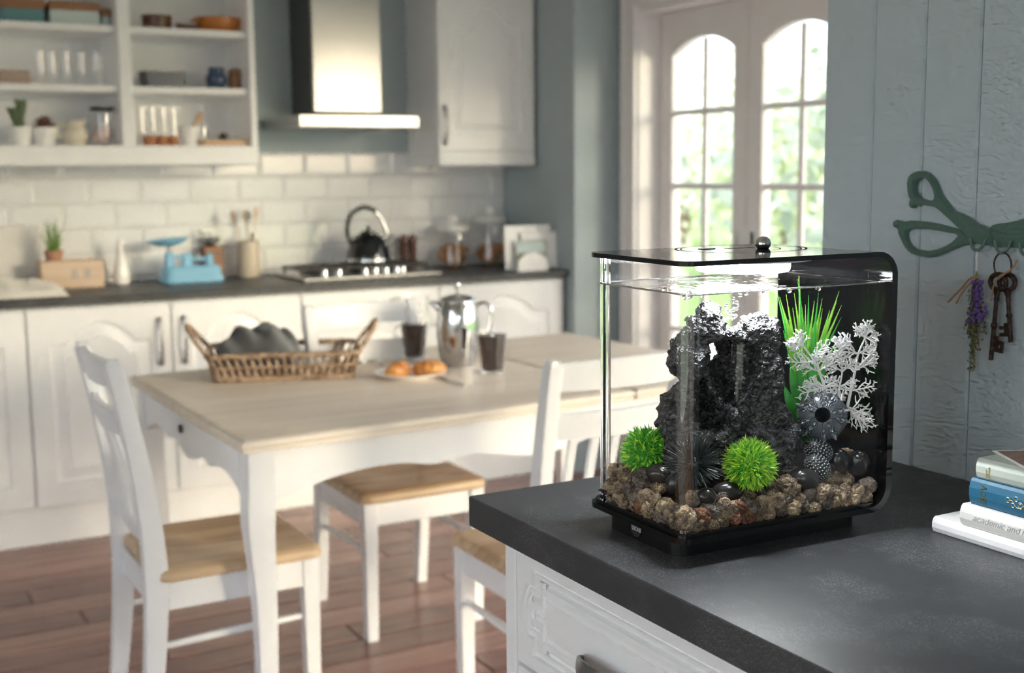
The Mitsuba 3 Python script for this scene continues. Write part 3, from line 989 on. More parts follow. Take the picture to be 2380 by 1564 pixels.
def plant_pot(x, label, h, kind, seed):
    g = np.random.default_rng(seed)
    t = thing('potted_succulent', label, 'plant', 'potted succulents on the lower left shelf')
    put('pot', lathe([(.0, .0), (.030, 0), (.034, .006), (.045, .068), (.046, .070), (.042, .070), (.040, .060), (.0, .058)], 36, (x, SY - .04, SH1)), 'white_china', t, smooth=40)
    ms = []
    if kind:
        for k in range(9):
            a, lean = g.uniform(0, 6.28), g.uniform(.05, .28)
            top = np.array([math.cos(a) * lean * h, math.sin(a) * lean * h, h * g.uniform(.6, 1)])
            p = spline([(0, 0, .05), top * .5 + [0, 0, .06], top + [0, 0, .06]], 6)
            ms.append(tube(p, .003, 6))
            for q in p[2:]:
                for j in range(4):
                    b = g.uniform(0, 6.28)
                    ms.append(tube([q, q + .011 * np.array([math.cos(b), math.sin(b), .7]), q + .017 * np.array([math.cos(b), math.sin(b), 1.0])], [.0035, .0042, .0008], 5))
    else:
        for k in range(46):
            a, e = k * 2.4, .15 + 1.3 * (1 - k / 46)
            l = .030 + .025 * (1 - k / 46)
            d = np.array([math.cos(a) * math.sin(e), math.sin(a) * math.sin(e), math.cos(e)])
            p0 = np.array([0, 0, .062 + .018 * k / 46])
            ms.append(tube([p0, p0 + d * l * .6, p0 + d * l + [0, 0, .004]], [.004, .0075, .001], 6, ry=.45))
    put('leaves', move(cat(ms), x, SY - .04, SH1), 'succulent' if kind else 'succulent_red', t, smooth=True, kind='stuff')


plant_pot(.690, 'tall trailing green succulent in a white pot at the left of the lower shelf', .105, True, 1)
plant_pot(.781, 'reddish rosette succulent in a white pot beside the taller potted succulent', .07, False, 2)
t = thing('cream_jug', 'small round cream jug with open spout on the lower left shelf', 'jug')
put('body', lathe([(.0, 0), (.028, 0), (.034, .005), (.047, .035), (.045, .055), (.032, .075), (.031, .085), (.036, .094), (.033, .094), (.028, .083), (.0, .07)], 36, (.890, SY - .05, SH1)), 'cream', t, smooth=40)
put('spout', tube([(.905, SY - .05, SH1 + .078), (.922, SY - .05, SH1 + .094), (.930, SY - .05, SH1 + .098)], [.014, .010, .006], 10), 'cream', t, smooth=True)
put('handle', tube(spline([(.850, SY - .05, SH1 + .080), (.828, SY - .05, SH1 + .075), (.824, SY - .05, SH1 + .050), (.838, SY - .05, SH1 + .030)], 6), .005, 8), 'cream', t, smooth=True)
t = thing('sweet_jar', 'clear glass jar of pink sweets with a black rim on the lower left shelf', 'jar')
jx = .994
put('glass', lathe([(.0, .002), (.042, 0), (.046, .006), (.046, .125), (.040, .138)], 36, (jx, SY - .05, SH1)), 'glass', t, smooth=50)
put('rim', lathe([(.041, .134), (.045, .136), (.045, .148), (.0, .150)], 36, (jx, SY - .05, SH1)), 'black_iron', t, smooth=40)
g = np.random.default_rng(4)
put('sweets', cat([move(blob(1, g.uniform(.009, .013) * np.array([1.3, 1, 1]), .1, 2, k), jx + .028 * math.cos(k * 2.4) * (k % 5) / 4, SY - .05 + .028 * math.sin(k * 2.4) * (k % 5) / 4, SH1 + .014 + .0022 * k) for k in range(26)]), 'pink_sweet', t, smooth=True, kind='stuff')

# right bay
solo('casserole_dish', lathe([(.0, 0), (.045, 0), (.055, .008), (.058, .050), (.060, .055), (.055, .055), (.052, .012), (.0, .010)], 40, (1.226, SY - .03, SH3)), 'brown_glaze', 'dark brown glazed dish at the left of the upper right shelf', 'dish', smooth=40)
t = thing('glazed_ladle', 'low dark brown glazed spoon rest between the two upper shelf dishes', 'spoon rest')
put('bowl', lathe([(.0, 0), (.030, .0), (.040, .012), (.042, .022), (.038, .022), (.0, .008)], 28, (1.345, SY - .03, SH3)), 'brown_glaze', t, smooth=40)
put('handle', tube([(1.335, SY - .03, SH3 + .018), (1.300, SY - .05, SH3 + .022)], [.009, .007], 8), 'brown_glaze', t, smooth=True)
t = thing('oval_dish', 'large amber glazed oval oven dish at the right of the upper right shelf', 'dish')
put('body', lathe([(.0, 0), (.068, 0), (.080, .008), (.094, .045), (.097, .058), (.091, .058), (.076, .012), (.0, .010)], 44, (1.475, SY - .02, SH3), 1.0, .85), 'amber_glaze', t, smooth=40)
for s in (-1, 1):
    put('handle', cb(1.475 + s * .096 - .014, 1.475 + s * .096 + .014, SY - .05, SY + .01, SH3 + .040, SH3 + .050, .004), 'amber_glaze', t)
tin = loft_rings([np.column_stack([rrect(-w, w, -.05 - .1 * (w - .075), .05 + .1 * (w - .075), .012, 4), np.full(20, z)]) for w, z in ((.074, 0), (.076, .003), (.083, .055), (.087, .060), (.087, .063), (.081, .063), (.072, .008))])
solo('loaf_tin', move(tin, 1.238, SY - .02, SH2), 'dark_tin', 'dark grey metal loaf tin on the middle right shelf', 'tin', smooth=40)
solo('ginger_jar', lathe([(.0, 0), (.028, 0), (.034, .006), (.044, .030), (.043, .050), (.031, .066), (.030, .078), (.034, .086), (.029, .086), (.026, .07), (.0, .06)], 40, (1.455, SY - .03, SH2)), 'blue_glaze', 'round dark blue glazed pot on the middle right shelf', 'pot', smooth=40)
t = thing('pepper_mill', 'small brown wooden grinder at the right end of the middle shelf', 'grinder')
put('body', lathe([(.0, 0), (.027, 0), (.029, .004), (.027, .03), (.029, .055), (.026, .058), (.0, .058)], 28, (1.5 + .032, SY - .03, SH2)), 'brown_wood', t, smooth=40)
put('head', lathe([(.024, .059), (.029, .064), (.027, .078), (.010, .086), (.0, .088)], 28, (1.532, SY - .03, SH2)), 'brown_wood', t, smooth=40)
for i, x in enumerate((1.182, 1.225, 1.268, 1.31)):
    tumbler(x, SY + .06, SH1, .16, .019, .023, ('tall glass next to the shelf divider behind the copper cups', 'second tall glass from the divider behind the copper cups', 'third tall glass from the divider behind the copper cups', 'tall glass right behind the white mortar')[i], 'tall glasses on the lower right shelf')
for i, (x, w) in enumerate(((1.165, .030), (1.215, .026), (1.258, .022))):
    solo('copper_cup', lathe([(.0, 0), (w * .75, 0), (w * .8, .003), (w, .038), (w * .92, .038), (w * .7, .006), (.0, .006)], 28, (x, SY - .08, SH1)), 'copper',
         ('wider copper brown cup at the left of the lower right shelf', 'middle one of the three copper brown cups on the lower right shelf', 'copper brown cup next to the white mortar on the lower right shelf')[i], 'cup', smooth=40, group='copper cups on the lower right shelf')
t = thing('mortar', 'white stone mortar on the lower right shelf', 'mortar')
put('bowl', lathe([(.0, 0), (.030, 0), (.031, .006), (.024, .014), (.036, .030), (.046, .066), (.047, .076), (.041, .076), (.034, .04), (.0, .025)], 40, (1.318, SY - .09, SH1)), 'white_china', t, smooth=40)
solo('pestle', tube([(1.322, SY - .09, SH1 + .036), (1.345, SY - .09, SH1 + .080), (1.370, SY - .09, SH1 + .128)], [.012, .009, .013], 12), 'pale_wood', 'wooden pestle leaning in the white mortar', 'pestle', smooth=True)
t = thing('glass_bottle', 'clear glass bottle behind the wooden board on the lower right shelf', 'bottle')
put('glass', lathe([(.0, .0), (.028, 0), (.030, .004), (.030, .09), (.020, .12), (.013, .135), (.013, .165)], 32, (1.402, SY + .03, SH1)), 'glass', t, smooth=50)
put('base', lathe([(.0, .001), (.026, .001), (.027, .012), (.0, .012)], 24, (1.402, SY + .03, SH1)), 'black_plastic', t, smooth=40, label='dark base')
solo('chopping_board', cb(1.372, 1.566, SY - .12, SY - .0, SH1, SH1 + .024, .004), 'pale_wood', 'small pale wooden board lying at the right end of the lower shelf', 'board')
solo('small_pot', lathe([(.0, 0), (.014, 0), (.018, .008), (.016, .02), (.009, .026), (.0, .028)], 24, (1.466, SY - .055, SH1 + .024)), 'black_plastic', 'tiny black pot standing on the small pale wooden board', 'pot', smooth=40)

# ------------------------------------------------------------------ things on the kitchen worktop
KZ = .910
solo('cream_board', rot(cb(-.13, .075, -.006, .006, 0, .245, .004), .10, [-1, 0, 0]).apply_translation([.690, 5.185, KZ + .0005]), 'sage' if False else 'ivory_paper', 'cream square board leaning on the wall tiles at the far left of the worktop', 'board')
t = thing('wooden_crate', 'shallow pale wooden crate with dark stencilled letters at the left of the worktop', 'crate')
X0, X1, Y0, Y1, Z1 = .738, .972, 5.03, 5.13, KZ + .108
put('front_board', cb(X0, X1, Y0, Y0 + .010, KZ, Z1, .002), 'crate_wood', t)
put('back_board', cb(X0, X1, Y1 - .010, Y1, KZ, Z1, .002), 'crate_wood', t)
for x in (X0, X1 - .01):
    put('end_board', cb(x, x + .010, Y0 + .0105, Y1 - .0105, KZ, Z1, .002), 'crate_wood', t)
put('base_board', cb(X0 + .011, X1 - .011, Y0 + .011, Y1 - .011, KZ, KZ + .012, .002), 'crate_wood', t)
put('lid_board', cb(X0 + .011, X1 - .011, Y0 + .011, Y1 - .011, Z1 - .014, Z1 - .004, .002), 'crate_wood', t)
for x, s in ((.845, '8'), (.893, 'B')):
    put('lettering', move(orient(meshkit.text_mesh(s, .032, .0012, True), XZ), x, Y0 - .0012, KZ + .040), 'ink', t, label='stencilled characters')
t = thing('potted_chives', 'green chives growing in a small terracotta pot on the wooden crate', 'plant')
cx, cy, cz = .795, 5.08, Z1 - .004
put('pot', lathe([(.0, 0), (.026, 0), (.029, .004), (.035, .036), (.037, .037), (.037, .045), (.033, .045), (.032, .036), (.0, .034)], 32, (cx, cy, cz)), 'terracotta', t, smooth=40)
g = np.random.default_rng(6)
ms = []
for k in range(60):
    a, r = g.uniform(0, 6.28), g.uniform(0, .022)
    p = np.array([cx + r * math.cos(a), cy + r * math.sin(a), cz + .034])
    l = g.uniform(.06, .135)
    e = np.array([math.cos(a) * g.uniform(.0, .035), math.sin(a) * g.uniform(.0, .035), l])
    ms.append(tube([p, p + e * [.35, .35, .55], p + e], [.0016, .0014, .0005], 5))
put('leaves', cat(ms), 'chive', t, smooth=True, kind='stuff')
solo('white_bottle', lathe([(.0, 0), (.028, 0), (.032, .005), (.033, .04), (.024, .09), (.012, .135), (.009, .160), (.010, .180), (.0075, .182), (.0, .18)], 36, (1.056, 5.12, KZ)), 'white_china', 'slim white ceramic bottle between the crate and the blue scales', 'bottle', smooth=40)
# blue kitchen scales
t = thing('kitchen_scales', 'old fashioned sky blue kitchen scales with a wide tray on the worktop', 'scales')
sx, sy = 1.322, 5.060
put('base', move(loft_rings([np.column_stack([rrect(-a, a, -b, b, .03, 5), np.full(24, z)]) for a, b, z in ((.122, .062, 0), (.126, .066, .006), (.126, .066, .014), (.118, .058, .030), (.116, .055, .052), (.108, .047, .066))]), sx, sy, KZ), 'sky_enamel', t, smooth=40)
put('tray_post', cat(cb(sx - .104, sx - .070, sy - .016, sy + .016, KZ + .06, KZ + .125, .006), cb(sx - .10, sx - .01, sy - .012, sy + .012, KZ + .098, KZ + .112, .005)), 'sky_enamel', t)
put('beam', cat(cb(sx - .035, sx + .005, sy - .015, sy + .015, KZ + .06, KZ + .118, .006), cb(sx - .02, sx + .08, sy - .010, sy + .010, KZ + .085, KZ + .098, .004), cb(sx + .062, sx + .092, sy - .018, sy + .018, KZ + .06, KZ + .112, .008)), 'sky_enamel', t)
put('tray_stem', lathe([(.007, .11), (.007, .145), (.02, .150), (.0, .151)], 20, (sx - .085, sy, KZ)), 'pewter', t, smooth=40)
put('tray', rot(lathe([(.0, 0), (.045, .002), (.065, .012), (.086, .026), (.084, .028), (.062, .015), (.0, .006)], 40, (0, 0, 0), 1.0, .8), .07, [0, -1, 0]).apply_translation([sx - .085, sy, KZ + .150]), 'sky_enamel', t, smooth=40)
put('weight', lathe([(.0, 0), (.013, 0), (.013, .012), (.004, .014), (.006, .02), (.0, .021)], 20, (sx + .03, sy, KZ + .098)), 'pewter', t, smooth=40)
# coffee grinder behind
t = thing('coffee_grinder', 'brown wooden coffee grinder behind the blue scales, against the tiles', 'grinder')
put('box', cb(1.405, 1.485, 5.15, 5.225, KZ, KZ + .135, .005), 'brown_wood', t)
put('hopper', lathe([(.010, .135), (.034, .150), (.038, .172), (.034, .172), (.0, .15)], 28, (1.445, 5.188, KZ)), 'pewter', t, smooth=40)
put('crank', tube([(1.445, 5.188, KZ + .150), (1.445, 5.188, KZ + .186), (1.400, 5.175, KZ + .190), (1.396, 5.174, KZ + .205)], [.004, .004, .004, .008], 8), 'pewter', t, smooth=True)
# utensil crock
t = thing('utensil_crock', 'beige stoneware crock at the left of the hob holding wooden spoons', 'crock')
ux, uy = 1.590, 5.140
put('body', lathe([(.0, 0), (.044, 0), (.048, .005), (.049, .12), (.045, .142), (.047, .155), (.042, .155), (.041, .02), (.0, .015)], 40, (ux, uy, KZ)), 'stoneware', t, smooth=40)


def spoon(x, y, tip, bowl, mat, label, w=.026):
    a, b = np.array([x, y, KZ + .06]), np.array(tip)
    d = (b - a) / np.linalg.norm(b - a)
    p = [a + d * s for s in np.linspace(0, np.linalg.norm(b - a), 24)]
    s = np.linspace(0, 1, 24)
    r = .005 + (w - .005) * np.clip(np.exp(-((s - .88) / .09) ** 2), 0, 1) * (s < .995)
    solo('wooden_spoon' if bowl else 'whisk', tube(p, r, 12, rx=1.0, ry=.30), mat, label, 'spoon' if bowl else 'whisk', smooth=True, group='utensils in the crock' if False else None)


spoon(ux - .012, uy, (ux - .066, uy, KZ + .285), True, 'pale_wood', 'pale wooden spoon leaning left in the beige crock', .023)
spoon(ux + .015, uy - .008, (ux + .036, uy - .02, KZ + .300), True, 'pale_wood', 'wooden spatula with broad end leaning right in the beige crock', .025)
spoon(ux + .002, uy + .014, (ux + .006, uy + .02, KZ + .285), True, 'cream', 'cream spoon standing in the middle of the beige crock', .021)
spoon(ux + .006, uy - .016, (ux + .012, uy - .025, KZ + .19), True, 'black_plastic', 'short black tool in front of the spoons in the crock', .010)

# hob
t = thing('gas_hob', 'steel gas hob with black grates and a row of knobs on the worktop', 'hob')
hx0, hx1, hy0, hy1 = 1.702, 2.325, 4.770, 5.115
put('plate', cb(hx0, hx1, hy0, hy1, KZ + .0005, KZ + .014, .004), 'steel', t)
for k in range(3):
    x0 = hx0 + .022 + k * .195
    x1 = x0 + .188
    ya, yb2 = hy0 + .085, hy1 - .02
    zt = KZ + .046
    bars = []
    for x in (x0, x1 - .012):
        bars.append(cb(x, x + .012, ya, yb2, zt - .010, zt, .002))
        for y in (ya, yb2 - .012):
            bars.append(cb(x, x + .012, y, y + .012, KZ + .014, zt - .005, .002))
    for y in (ya, (ya + yb2) / 2 - .006, yb2 - .012):
        bars.append(cb(x0, x1, y, y + .012, zt - .010, zt, .002))
    bars.append(cb((x0 + x1) / 2 - .006, (x0 + x1) / 2 + .006, ya, yb2, zt - .010, zt, .002))
    put('grate', cat(bars), 'black_iron', t)
    for y in ((ya * .72 + yb2 * .28), (ya * .28 + yb2 * .72)):
        put('burner', lathe([(.040, .014), (.040, .020), (.030, .022), (.030, .028), (.0, .030)], 28, ((x0 + x1) / 2, y, KZ)), 'black_iron', t, smooth=40)
for i, x in enumerate((1.812, 1.868, 1.985, 2.032, 2.080, 2.130, 2.165)):
    put('knob', lathe([(.019, .013), (.019, .018), (.0155, .020), (.0135, .038), (.0115, .0405), (.0, .041)], 24, (x, hy0 + .040 + (.018 if i in (0, 6) else 0), KZ)), 'chrome', t, smooth=40)

# kettle
t = thing('kettle', 'black and chrome stovetop kettle with arched handle standing on the hob', 'kettle')
kx, ky, kz = 2.098, 5.035, KZ + .046
put('body', lathe([(.0, 0), (.088, 0), (.095, .004), (.0965, .012), (.095, .035), (.085, .075), (.062, .112), (.040, .126), (.036, .128)], 48, (kx, ky, kz)), 'black_enamel', t, smooth=50)
put('band', lathe([(.0925, .0005), (.0975, .003), (.0985, .016), (.0955, .022)], 48, (kx, ky, kz)), 'chrome', t, smooth=50, label='chrome band around the base')
put('lid', lathe([(.037, .127), (.036, .134), (.015, .142), (.005, .144), (.010, .152), (.008, .160), (.0, .162)], 32, (kx, ky, kz)), 'black_enamel', t, smooth=50)
put('spout', tube([(kx + .062, ky - .03, kz + .070), (kx + .090, ky - .045, kz + .098), (kx + .104, ky - .05, kz + .118)], [.022, .016, .012], 14), 'chrome', t, smooth=40)
hp = spline([(kx - .080, ky, kz + .085), (kx - .098, ky, kz + .135), (kx - .082, ky, kz + .205), (kx - .025, ky, kz + .240), (kx + .030, ky - .004, kz + .225), (kx + .070, ky - .008, kz + .170), (kx + .086, ky - .012, kz + .118)], 8)
put('handle', tube(hp[:34], .0095, 12), 'black_plastic', t, smooth=True)
put('handle_arm', tube(hp[32:], .0085, 12), 'chrome', t, smooth=True, label='chrome arm of the handle')
# brown grinders
for i, x in enumerate((2.335, 2.378)):
    solo('spice_grinder', lathe([(.0, 0), (.019, 0), (.020, .004), (.0165, .05), (.019, .095), (.016, .10), (.019, .112), (.019, .135), (.012, .150), (.0, .155)], 28, (x, 5.185, KZ)), 'brown_glaze',
         ('dark brown spice grinder right behind the hob, the left one of two', 'dark brown spice grinder right behind the hob, the right one of two')[i], 'grinder', smooth=40, group='two brown grinders behind the hob')


def biscuit_jar(x, y, r, h, label, seed):
    g = np.random.default_rng(seed)
    t = thing('biscuit_jar', label, 'jar', 'glass biscuit jars')
    put('glass', lathe([(.0, .003), (r * .85, 0), (r, .008), (r, h * .25), (r * .84, h * .86), (r * .78, h * .92), (r * .80, h)], 40, (x, y, KZ)), 'glass', t, smooth=50)
    put('lid', lathe([(r * .80, h - .004), (r * .92, h), (r * .93, h + .018), (r * .80, h + .024), (.010, h + .027), (.010, h + .032), (.021, h + .042), (.024, h + .056), (.019, h + .068), (.0, h + .073)], 40, (x, y, KZ)), 'white_china', t, smooth=45, label='white lid with a round knob')
    ms = []
    for k in range(34):
        a, q = k * 2.4, r * .62 * math.sqrt((k % 9) / 9)
        m = trimesh.creation.cylinder(r * .34, .009, sections=14)
        m = rot(rot(m, g.uniform(.1, 1.2), [1, .3, 0]), g.uniform(0, 6), [0, 0, 1])
        ms.append(move(m, x + q * math.cos(a), y + q * math.sin(a), KZ + .022 + .0020 * k))
    put('biscuits', cat(ms), 'biscuit', t, kind='stuff')


biscuit_jar(2.558, 5.130, .082, .168, 'shorter glass jar of biscuits with white lid, left of the taller one', 1)
biscuit_jar(2.768, 5.150, .078, .200, 'taller glass jar of biscuits with white lid, beside the letter rack', 2)
# letter rack
t = thing('letter_rack', 'white letter holder with rounded front at the right end of the worktop', 'letter rack')
arch = Polygon([(-.075, 0), (.075, 0)] + [(.075 * math.cos(a), .030 + .050 * math.sin(a)) for a in np.linspace(0, math.pi, 24)])
RK = T().translate([2.735, 4.700, KZ])
put('front_plate', move(orient(soft_extrude(arch, .008, .002), XZ), 0, -.004, 0), 'white_china', t, M=RK)
put('back_plate', move(orient(soft_extrude(arch, .008, .002), XZ), 0, .062, 0), 'white_china', t, M=RK)
put('base', cb(-.075, .075, .0045, .0615, 0, .006, .001), 'white_china', t, M=RK)


def card(x0, x1, y, h, mat, label, a, name='postcard', prints=()):
    tt = thing(name, label, 'card', 'cards in the letter rack')
    M = T().translate([(x0 + x1) / 2, y, KZ + .0065]).rotate([1, 0, 0], a)
    w = x1 - x0
    put('sheet', bx(-w / 2, w / 2, -.0012, .0012, 0, h), mat, tt, M=M)
    for (u0, u1, v0, v1, m) in prints:
        put('print', bx(-w / 2 + u0 * w, -w / 2 + u1 * w, -.0020, -.0012, v0 * h, v1 * h), m, tt, M=M)


card(2.625, 2.860, 4.748, .192, 'white_paper', 'large white card with a small dark picture at the back of the letter rack', -3, prints=((.30, .62, .62, .82, 'card_print'),))
card(2.700, 2.884, 4.736, .160, 'white_paper', 'white card half hidden at the right of the letter rack', -3)
card(2.665, 2.825, 4.722, .128, 'sage', 'postcard with a green and ochre picture in front in the letter rack', -3, prints=((.06, .94, .08, .55, 'card_print'), (.06, .94, .55, .9, 'pale_card')))
# linen cloth
nu, nv = 60, 40
U, V = np.meshgrid(np.linspace(-1, 1, nu), np.linspace(-1, 1, nv), indexing='ij')
nz = meshkit.fbm(np.stack([U * 2.5, V * 2.5, U * 0], -1) + 9, 4, 2)
e = np.clip(1 - np.abs(U) ** 4, 0, 1) ** .7 * np.clip(1 - np.abs(V) ** 4, 0, 1) ** .7
hh = e * (.030 + .075 * (nz - .25) * (1.0 - .35 * U)) + .012 * e * np.sin(7 * V + 3 * U)
wob = .03 * (meshkit.fbm(np.stack([U * 1.8, V * 1.8, U * 0 + 4], -1), 3, 8) - .5)
top = np.stack([.52 + U * .265 + wob, 4.835 + V * .14 + wob, KZ + .004 + np.maximum(hh, 0)], -1)
bot = top.copy()
bot[..., 2] = KZ + .0015
solo('linen_cloth', cat(grid_mesh(top), trimesh.Trimesh(grid_mesh(bot).vertices, grid_mesh(bot).faces[:, ::-1], process=False)), 'linen', 'crumpled white linen cloth at the front left of the worktop', 'cloth', smooth=True)

# ------------------------------------------------------------------ the aquarium; local frame: u right, w away, z up from the counter
TO = np.array([.8116, 1.0685, .910])
TA = math.radians(-1.42)
TM = T().translate(TO.tolist()).rotate([0, 0, 1], math.degrees(TA))
TWID, TDEP, ZL, ZT = .311, .208, .030, .3404


def tput(name, mesh, mat, parent=None, smooth=False, label=None, kind=None, **more):
    return put(name, mesh, mat, parent, smooth, TM, label, kind, **more)


def tsolo(name, mesh, mat, label, cat_, smooth=False, group=None, kind=None):
    return solo(name, mesh, mat, label, cat_, smooth, group, TM, kind)


import manifold3d as m3


def to_man(mesh):
    mesh.merge_vertices()
    return m3.Manifold(m3.Mesh(np.asarray(mesh.vertices, np.float32), np.asarray(mesh.faces, np.uint32)))


def man_mesh(m):
    k = m.to_mesh()
    return trimesh.Trimesh(k.vert_properties[:, :3], k.tri_verts, process=False)


aq = thing('aquarium', 'small black and clear acrylic aquarium with lit lid standing on the dark counter', 'aquarium')
# black C: lid, right panel and base lip in one bent plate
th = .0065
outer = Polygon(rrect(-.06, TWID, ZL - th, ZT, .030, 10)).buffer(0)
inner = Polygon(rrect(-.08, TWID - .009, ZL, ZT - .0055, .024, 10)).buffer(0)
c_prof = outer.difference(inner).intersection(sbox(-.03, -1, 1, 1))
c_body = to_man(move(orient(extrude(c_prof, .30), XZ), 0, -.05, 0))
plan = to_man(move(soft_extrude(Polygon(rrect(0, TWID + .05, 0, TDEP, .022, 8)), .6, .001), 0, 0, -.1))
tput('shell', man_mesh(c_body ^ plan), 'black_acrylic', aq, smooth=30, label='black acrylic lid, side panel and base in one curve')
tput('foot', move(soft_extrude(Polygon(rrect(.014, .290, .030, .184, .022, 6)), ZL - th, .0015), 0, 0, .0003), 'black_plastic', aq, smooth=40)
tput('rim', man_mesh(to_man(move(extrude(Polygon(rrect(.004, TWID - .004, .004, TDEP - .004, .020, 8)).difference(Polygon(rrect(.0085, TWID - .009, .0085, TDEP - .0085, .016, 8))), .0045), 0, 0, ZL))), 'black_acrylic', aq, smooth=40)


def arc(cx, cy, r, a0, a1, n=12):
    a = np.radians(np.linspace(a0, a1, n))
    return np.column_stack([cx + r * np.cos(a), cy + r * np.sin(a)])


RC = .018
e0, e1 = .0085, TDEP - .0085
pathA = np.vstack([[[TWID - .0095, e0]], [[.0085 + RC, e0]]])
pathC = np.vstack([[[.0085, e0 + RC]], [[.0085, e1 - RC]]])
pathD = arc(.0085 + RC, e0 + RC, RC, 270, 180, 14)
pathB = np.vstack([[[.0085 + RC, e1]], [[TWID - .0095, e1]]])


def sheet(path, z0, z1):
    P = np.stack([np.column_stack([path, np.full(len(path), z)]) for z in (z0, z1)], 1)
    return grid_mesh(P)


def path_normals(path):
    d = np.gradient(path, axis=0)
    d /= np.linalg.norm(d, axis=1, keepdims=True)
    return d


tput('wall', sheet(pathA, ZL + .001, ZT - .006), 'acrylic', aq, label='clear acrylic front wall')
tput('wall', sheet(pathC, ZL + .001, ZT - .006), 'acrylic', aq, label='clear acrylic left wall')
tput('corner', sheet(pathD, ZL + .001, ZT - .006), 'acrylic_thick', aq, smooth=60, label='clear rounded front corner')
tput('wall', sheet(pathB, ZL + .001, ZT - .006), 'acrylic', aq, label='clear acrylic back wall')
ring = np.vstack([arc(.0085 + RC, e1 - RC, RC, 180, 90, 14), arc(.0085 + RC, e1 - RC, RC - .009, 90, 180, 14)])
tput('corner', man_mesh(to_man(move(extrude(Polygon(ring).buffer(0), ZT - .008 - ZL), 0, 0, ZL + .001))), 'solid_acrylic', aq, smooth=40, label='thick clear rounded back corner')
# lamp under the lid
LU, LW = .152, .094
tput('lamp_plate', lathe([(.0, ZT - .0085), (.082, ZT - .0085), (.083, ZT - .0075), (.083, ZT - .0058), (.0, ZT - .0058)][::1], 56, (LU, LW, 0)), 'frost', aq, smooth=40)
tput('lamp_housing', lathe([(.052, .3175), (.055, .3185), (.0565, .322), (.0565, ZT - .009), (.0, ZT - .009)], 56, (LU, LW, 0)), 'frost', aq, smooth=40, label='translucent glowing lamp ring')
scene['aquarium__lamp_housing']['emitter'] = {'type': 'area', 'radiance': rgb(1.5, 1.55, 1.58)}
lens = lathe([(.0515, .3178), (.0, .3176)], 48, (LU, LW, 0))
lens = trimesh.Trimesh(lens.vertices, lens.faces[:, ::-1], process=False)
k = tput('lamp_lens', lens, 'frost', aq, label='glowing white lamp lens')
scene[k]['emitter'] = {'type': 'area', 'radiance': rgb(5.0, 5.15, 5.2)}
n_ = np.cross(lens.vertices[lens.faces[:, 1]] - lens.vertices[lens.faces[:, 0]], lens.vertices[lens.faces[:, 2]] - lens.vertices[lens.faces[:, 0]])
if n_[:, 2].mean() > 0:
    scene[k]['flip_normals'] = True
# the round hatch in the lid
def flat_ring(r, w, a0=0, a1=360, dz=.0004):
    a = np.radians(np.linspace(a0, a1, 72))
    return grid_mesh(np.stack([np.column_stack([(LU + .035) + q * np.cos(a), (LW + .048) + q * np.sin(a) * .86, np.full(72, ZT + dz)]) for q in (r, r - w)], 1))


hat = []
for r, w, a0, a1 in ((.086, .0026, 0, 360), (.079, .0018, 0, 360), (.052, .0016, 0, 360)):
    f = flat_ring(r, w, a0, a1)
    s_ = np.array(f.vertices)
    s_[:, 2] -= .0006
    hat.append(cat(f, trimesh.Trimesh(s_, f.faces[:, ::-1], process=False)))
tput('hatch_ring', cat(hat), 'matte_black', aq, label='round hatch rings in the lid')
tput('lettering', move(rotz(meshkit.text_mesh('biOrb', .012, .0004, True), 0), LU + .022, LW + .055, ZT), 'black_plastic', aq, label='small dark name on the lid')
tput('notch', move(soft_extrude(Polygon(rrect(-.012, .012, -.006, .006, .0058, 6)), .0009, .0004), LU - .001, LW + .070, ZT), 'black_plastic', aq, label='finger notch')
tput('knob', lathe([(.0, 0), (.0070, 0), (.0092, .0030), (.0098, .0065), (.0085, .0115), (.0050, .0145), (.0, .0155)], 28, (LU + .060, LW + .036, ZT)), 'chrome', aq, smooth=60, label='chrome ball knob')
# badge under the left edge
bd = move(orient(soft_extrude(Point(0, 0).buffer(.0105, 16), .0018, .0005), np.array([[0, 0, -1], [-1, 0, 0], [0, 1, 0.0]])), .0135, .112, .0145)
b_ = tput('badge', bd, 'chrome', aq, label='round chrome badge on the foot')
tput('badge_lettering', move(orient(meshkit.text_mesh('biOrb', .0055, .0004, True), np.array([[0, 0, -1], [-1, 0, 0], [0, 1, 0.0]])), .0116, .1195, .012), 'ink', aq)

# water surface with ripples
nu, nv = 190, 120
uu = np.linspace(.0092, TWID - .0098, nu)
ww = np.linspace(e0 + .0008, e1 - .0008, nv)
U, V = np.meshgrid(uu, ww, indexing='ij')
ZWAT = .303
pp = np.stack([U * 46, V * 68, U * 0 + 2], -1)
rip = (meshkit.fbm(pp, 3, 21) - .5) * .0030 + (meshkit.fbm(pp * .45, 2, 5) - .5) * .0030
calm = np.clip((TWID - U) / .10, .15, 1)
Z = ZWAT + rip * calm
wm = grid_mesh(np.stack([U, V, Z], -1))
keep = np.array([Polygon(rrect(.0087, TWID, e0, e1, RC, 8)).contains(Point(p[0], p[1])) for p in wm.triangles_center])
wm = trimesh.Trimesh(wm.vertices, wm.faces[keep], process=False)
wl = rrect(.0098, TWID - .0105, e0 + .0012, e1 - .0012, RC, 8)
wlr = tube(np.vstack([np.column_stack([wl, np.full(len(wl), ZWAT)]), [[*wl[0], ZWAT]], [[*wl[1], ZWAT]]]), .0011, 8, False)
wat = tsolo('aquarium_water', wm, 'water', 'rippled clear water surface just below the aquarium lid', 'water', smooth=True)
tput('meniscus', wlr, 'solid_acrylic', wat, True, label='bright water line along the acrylic')
g = np.random.default_rng(31)
def ball(p, r, sub=2):
    m = trimesh.creation.icosphere(subdivisions=sub, radius=r)
    return move(m, *p)
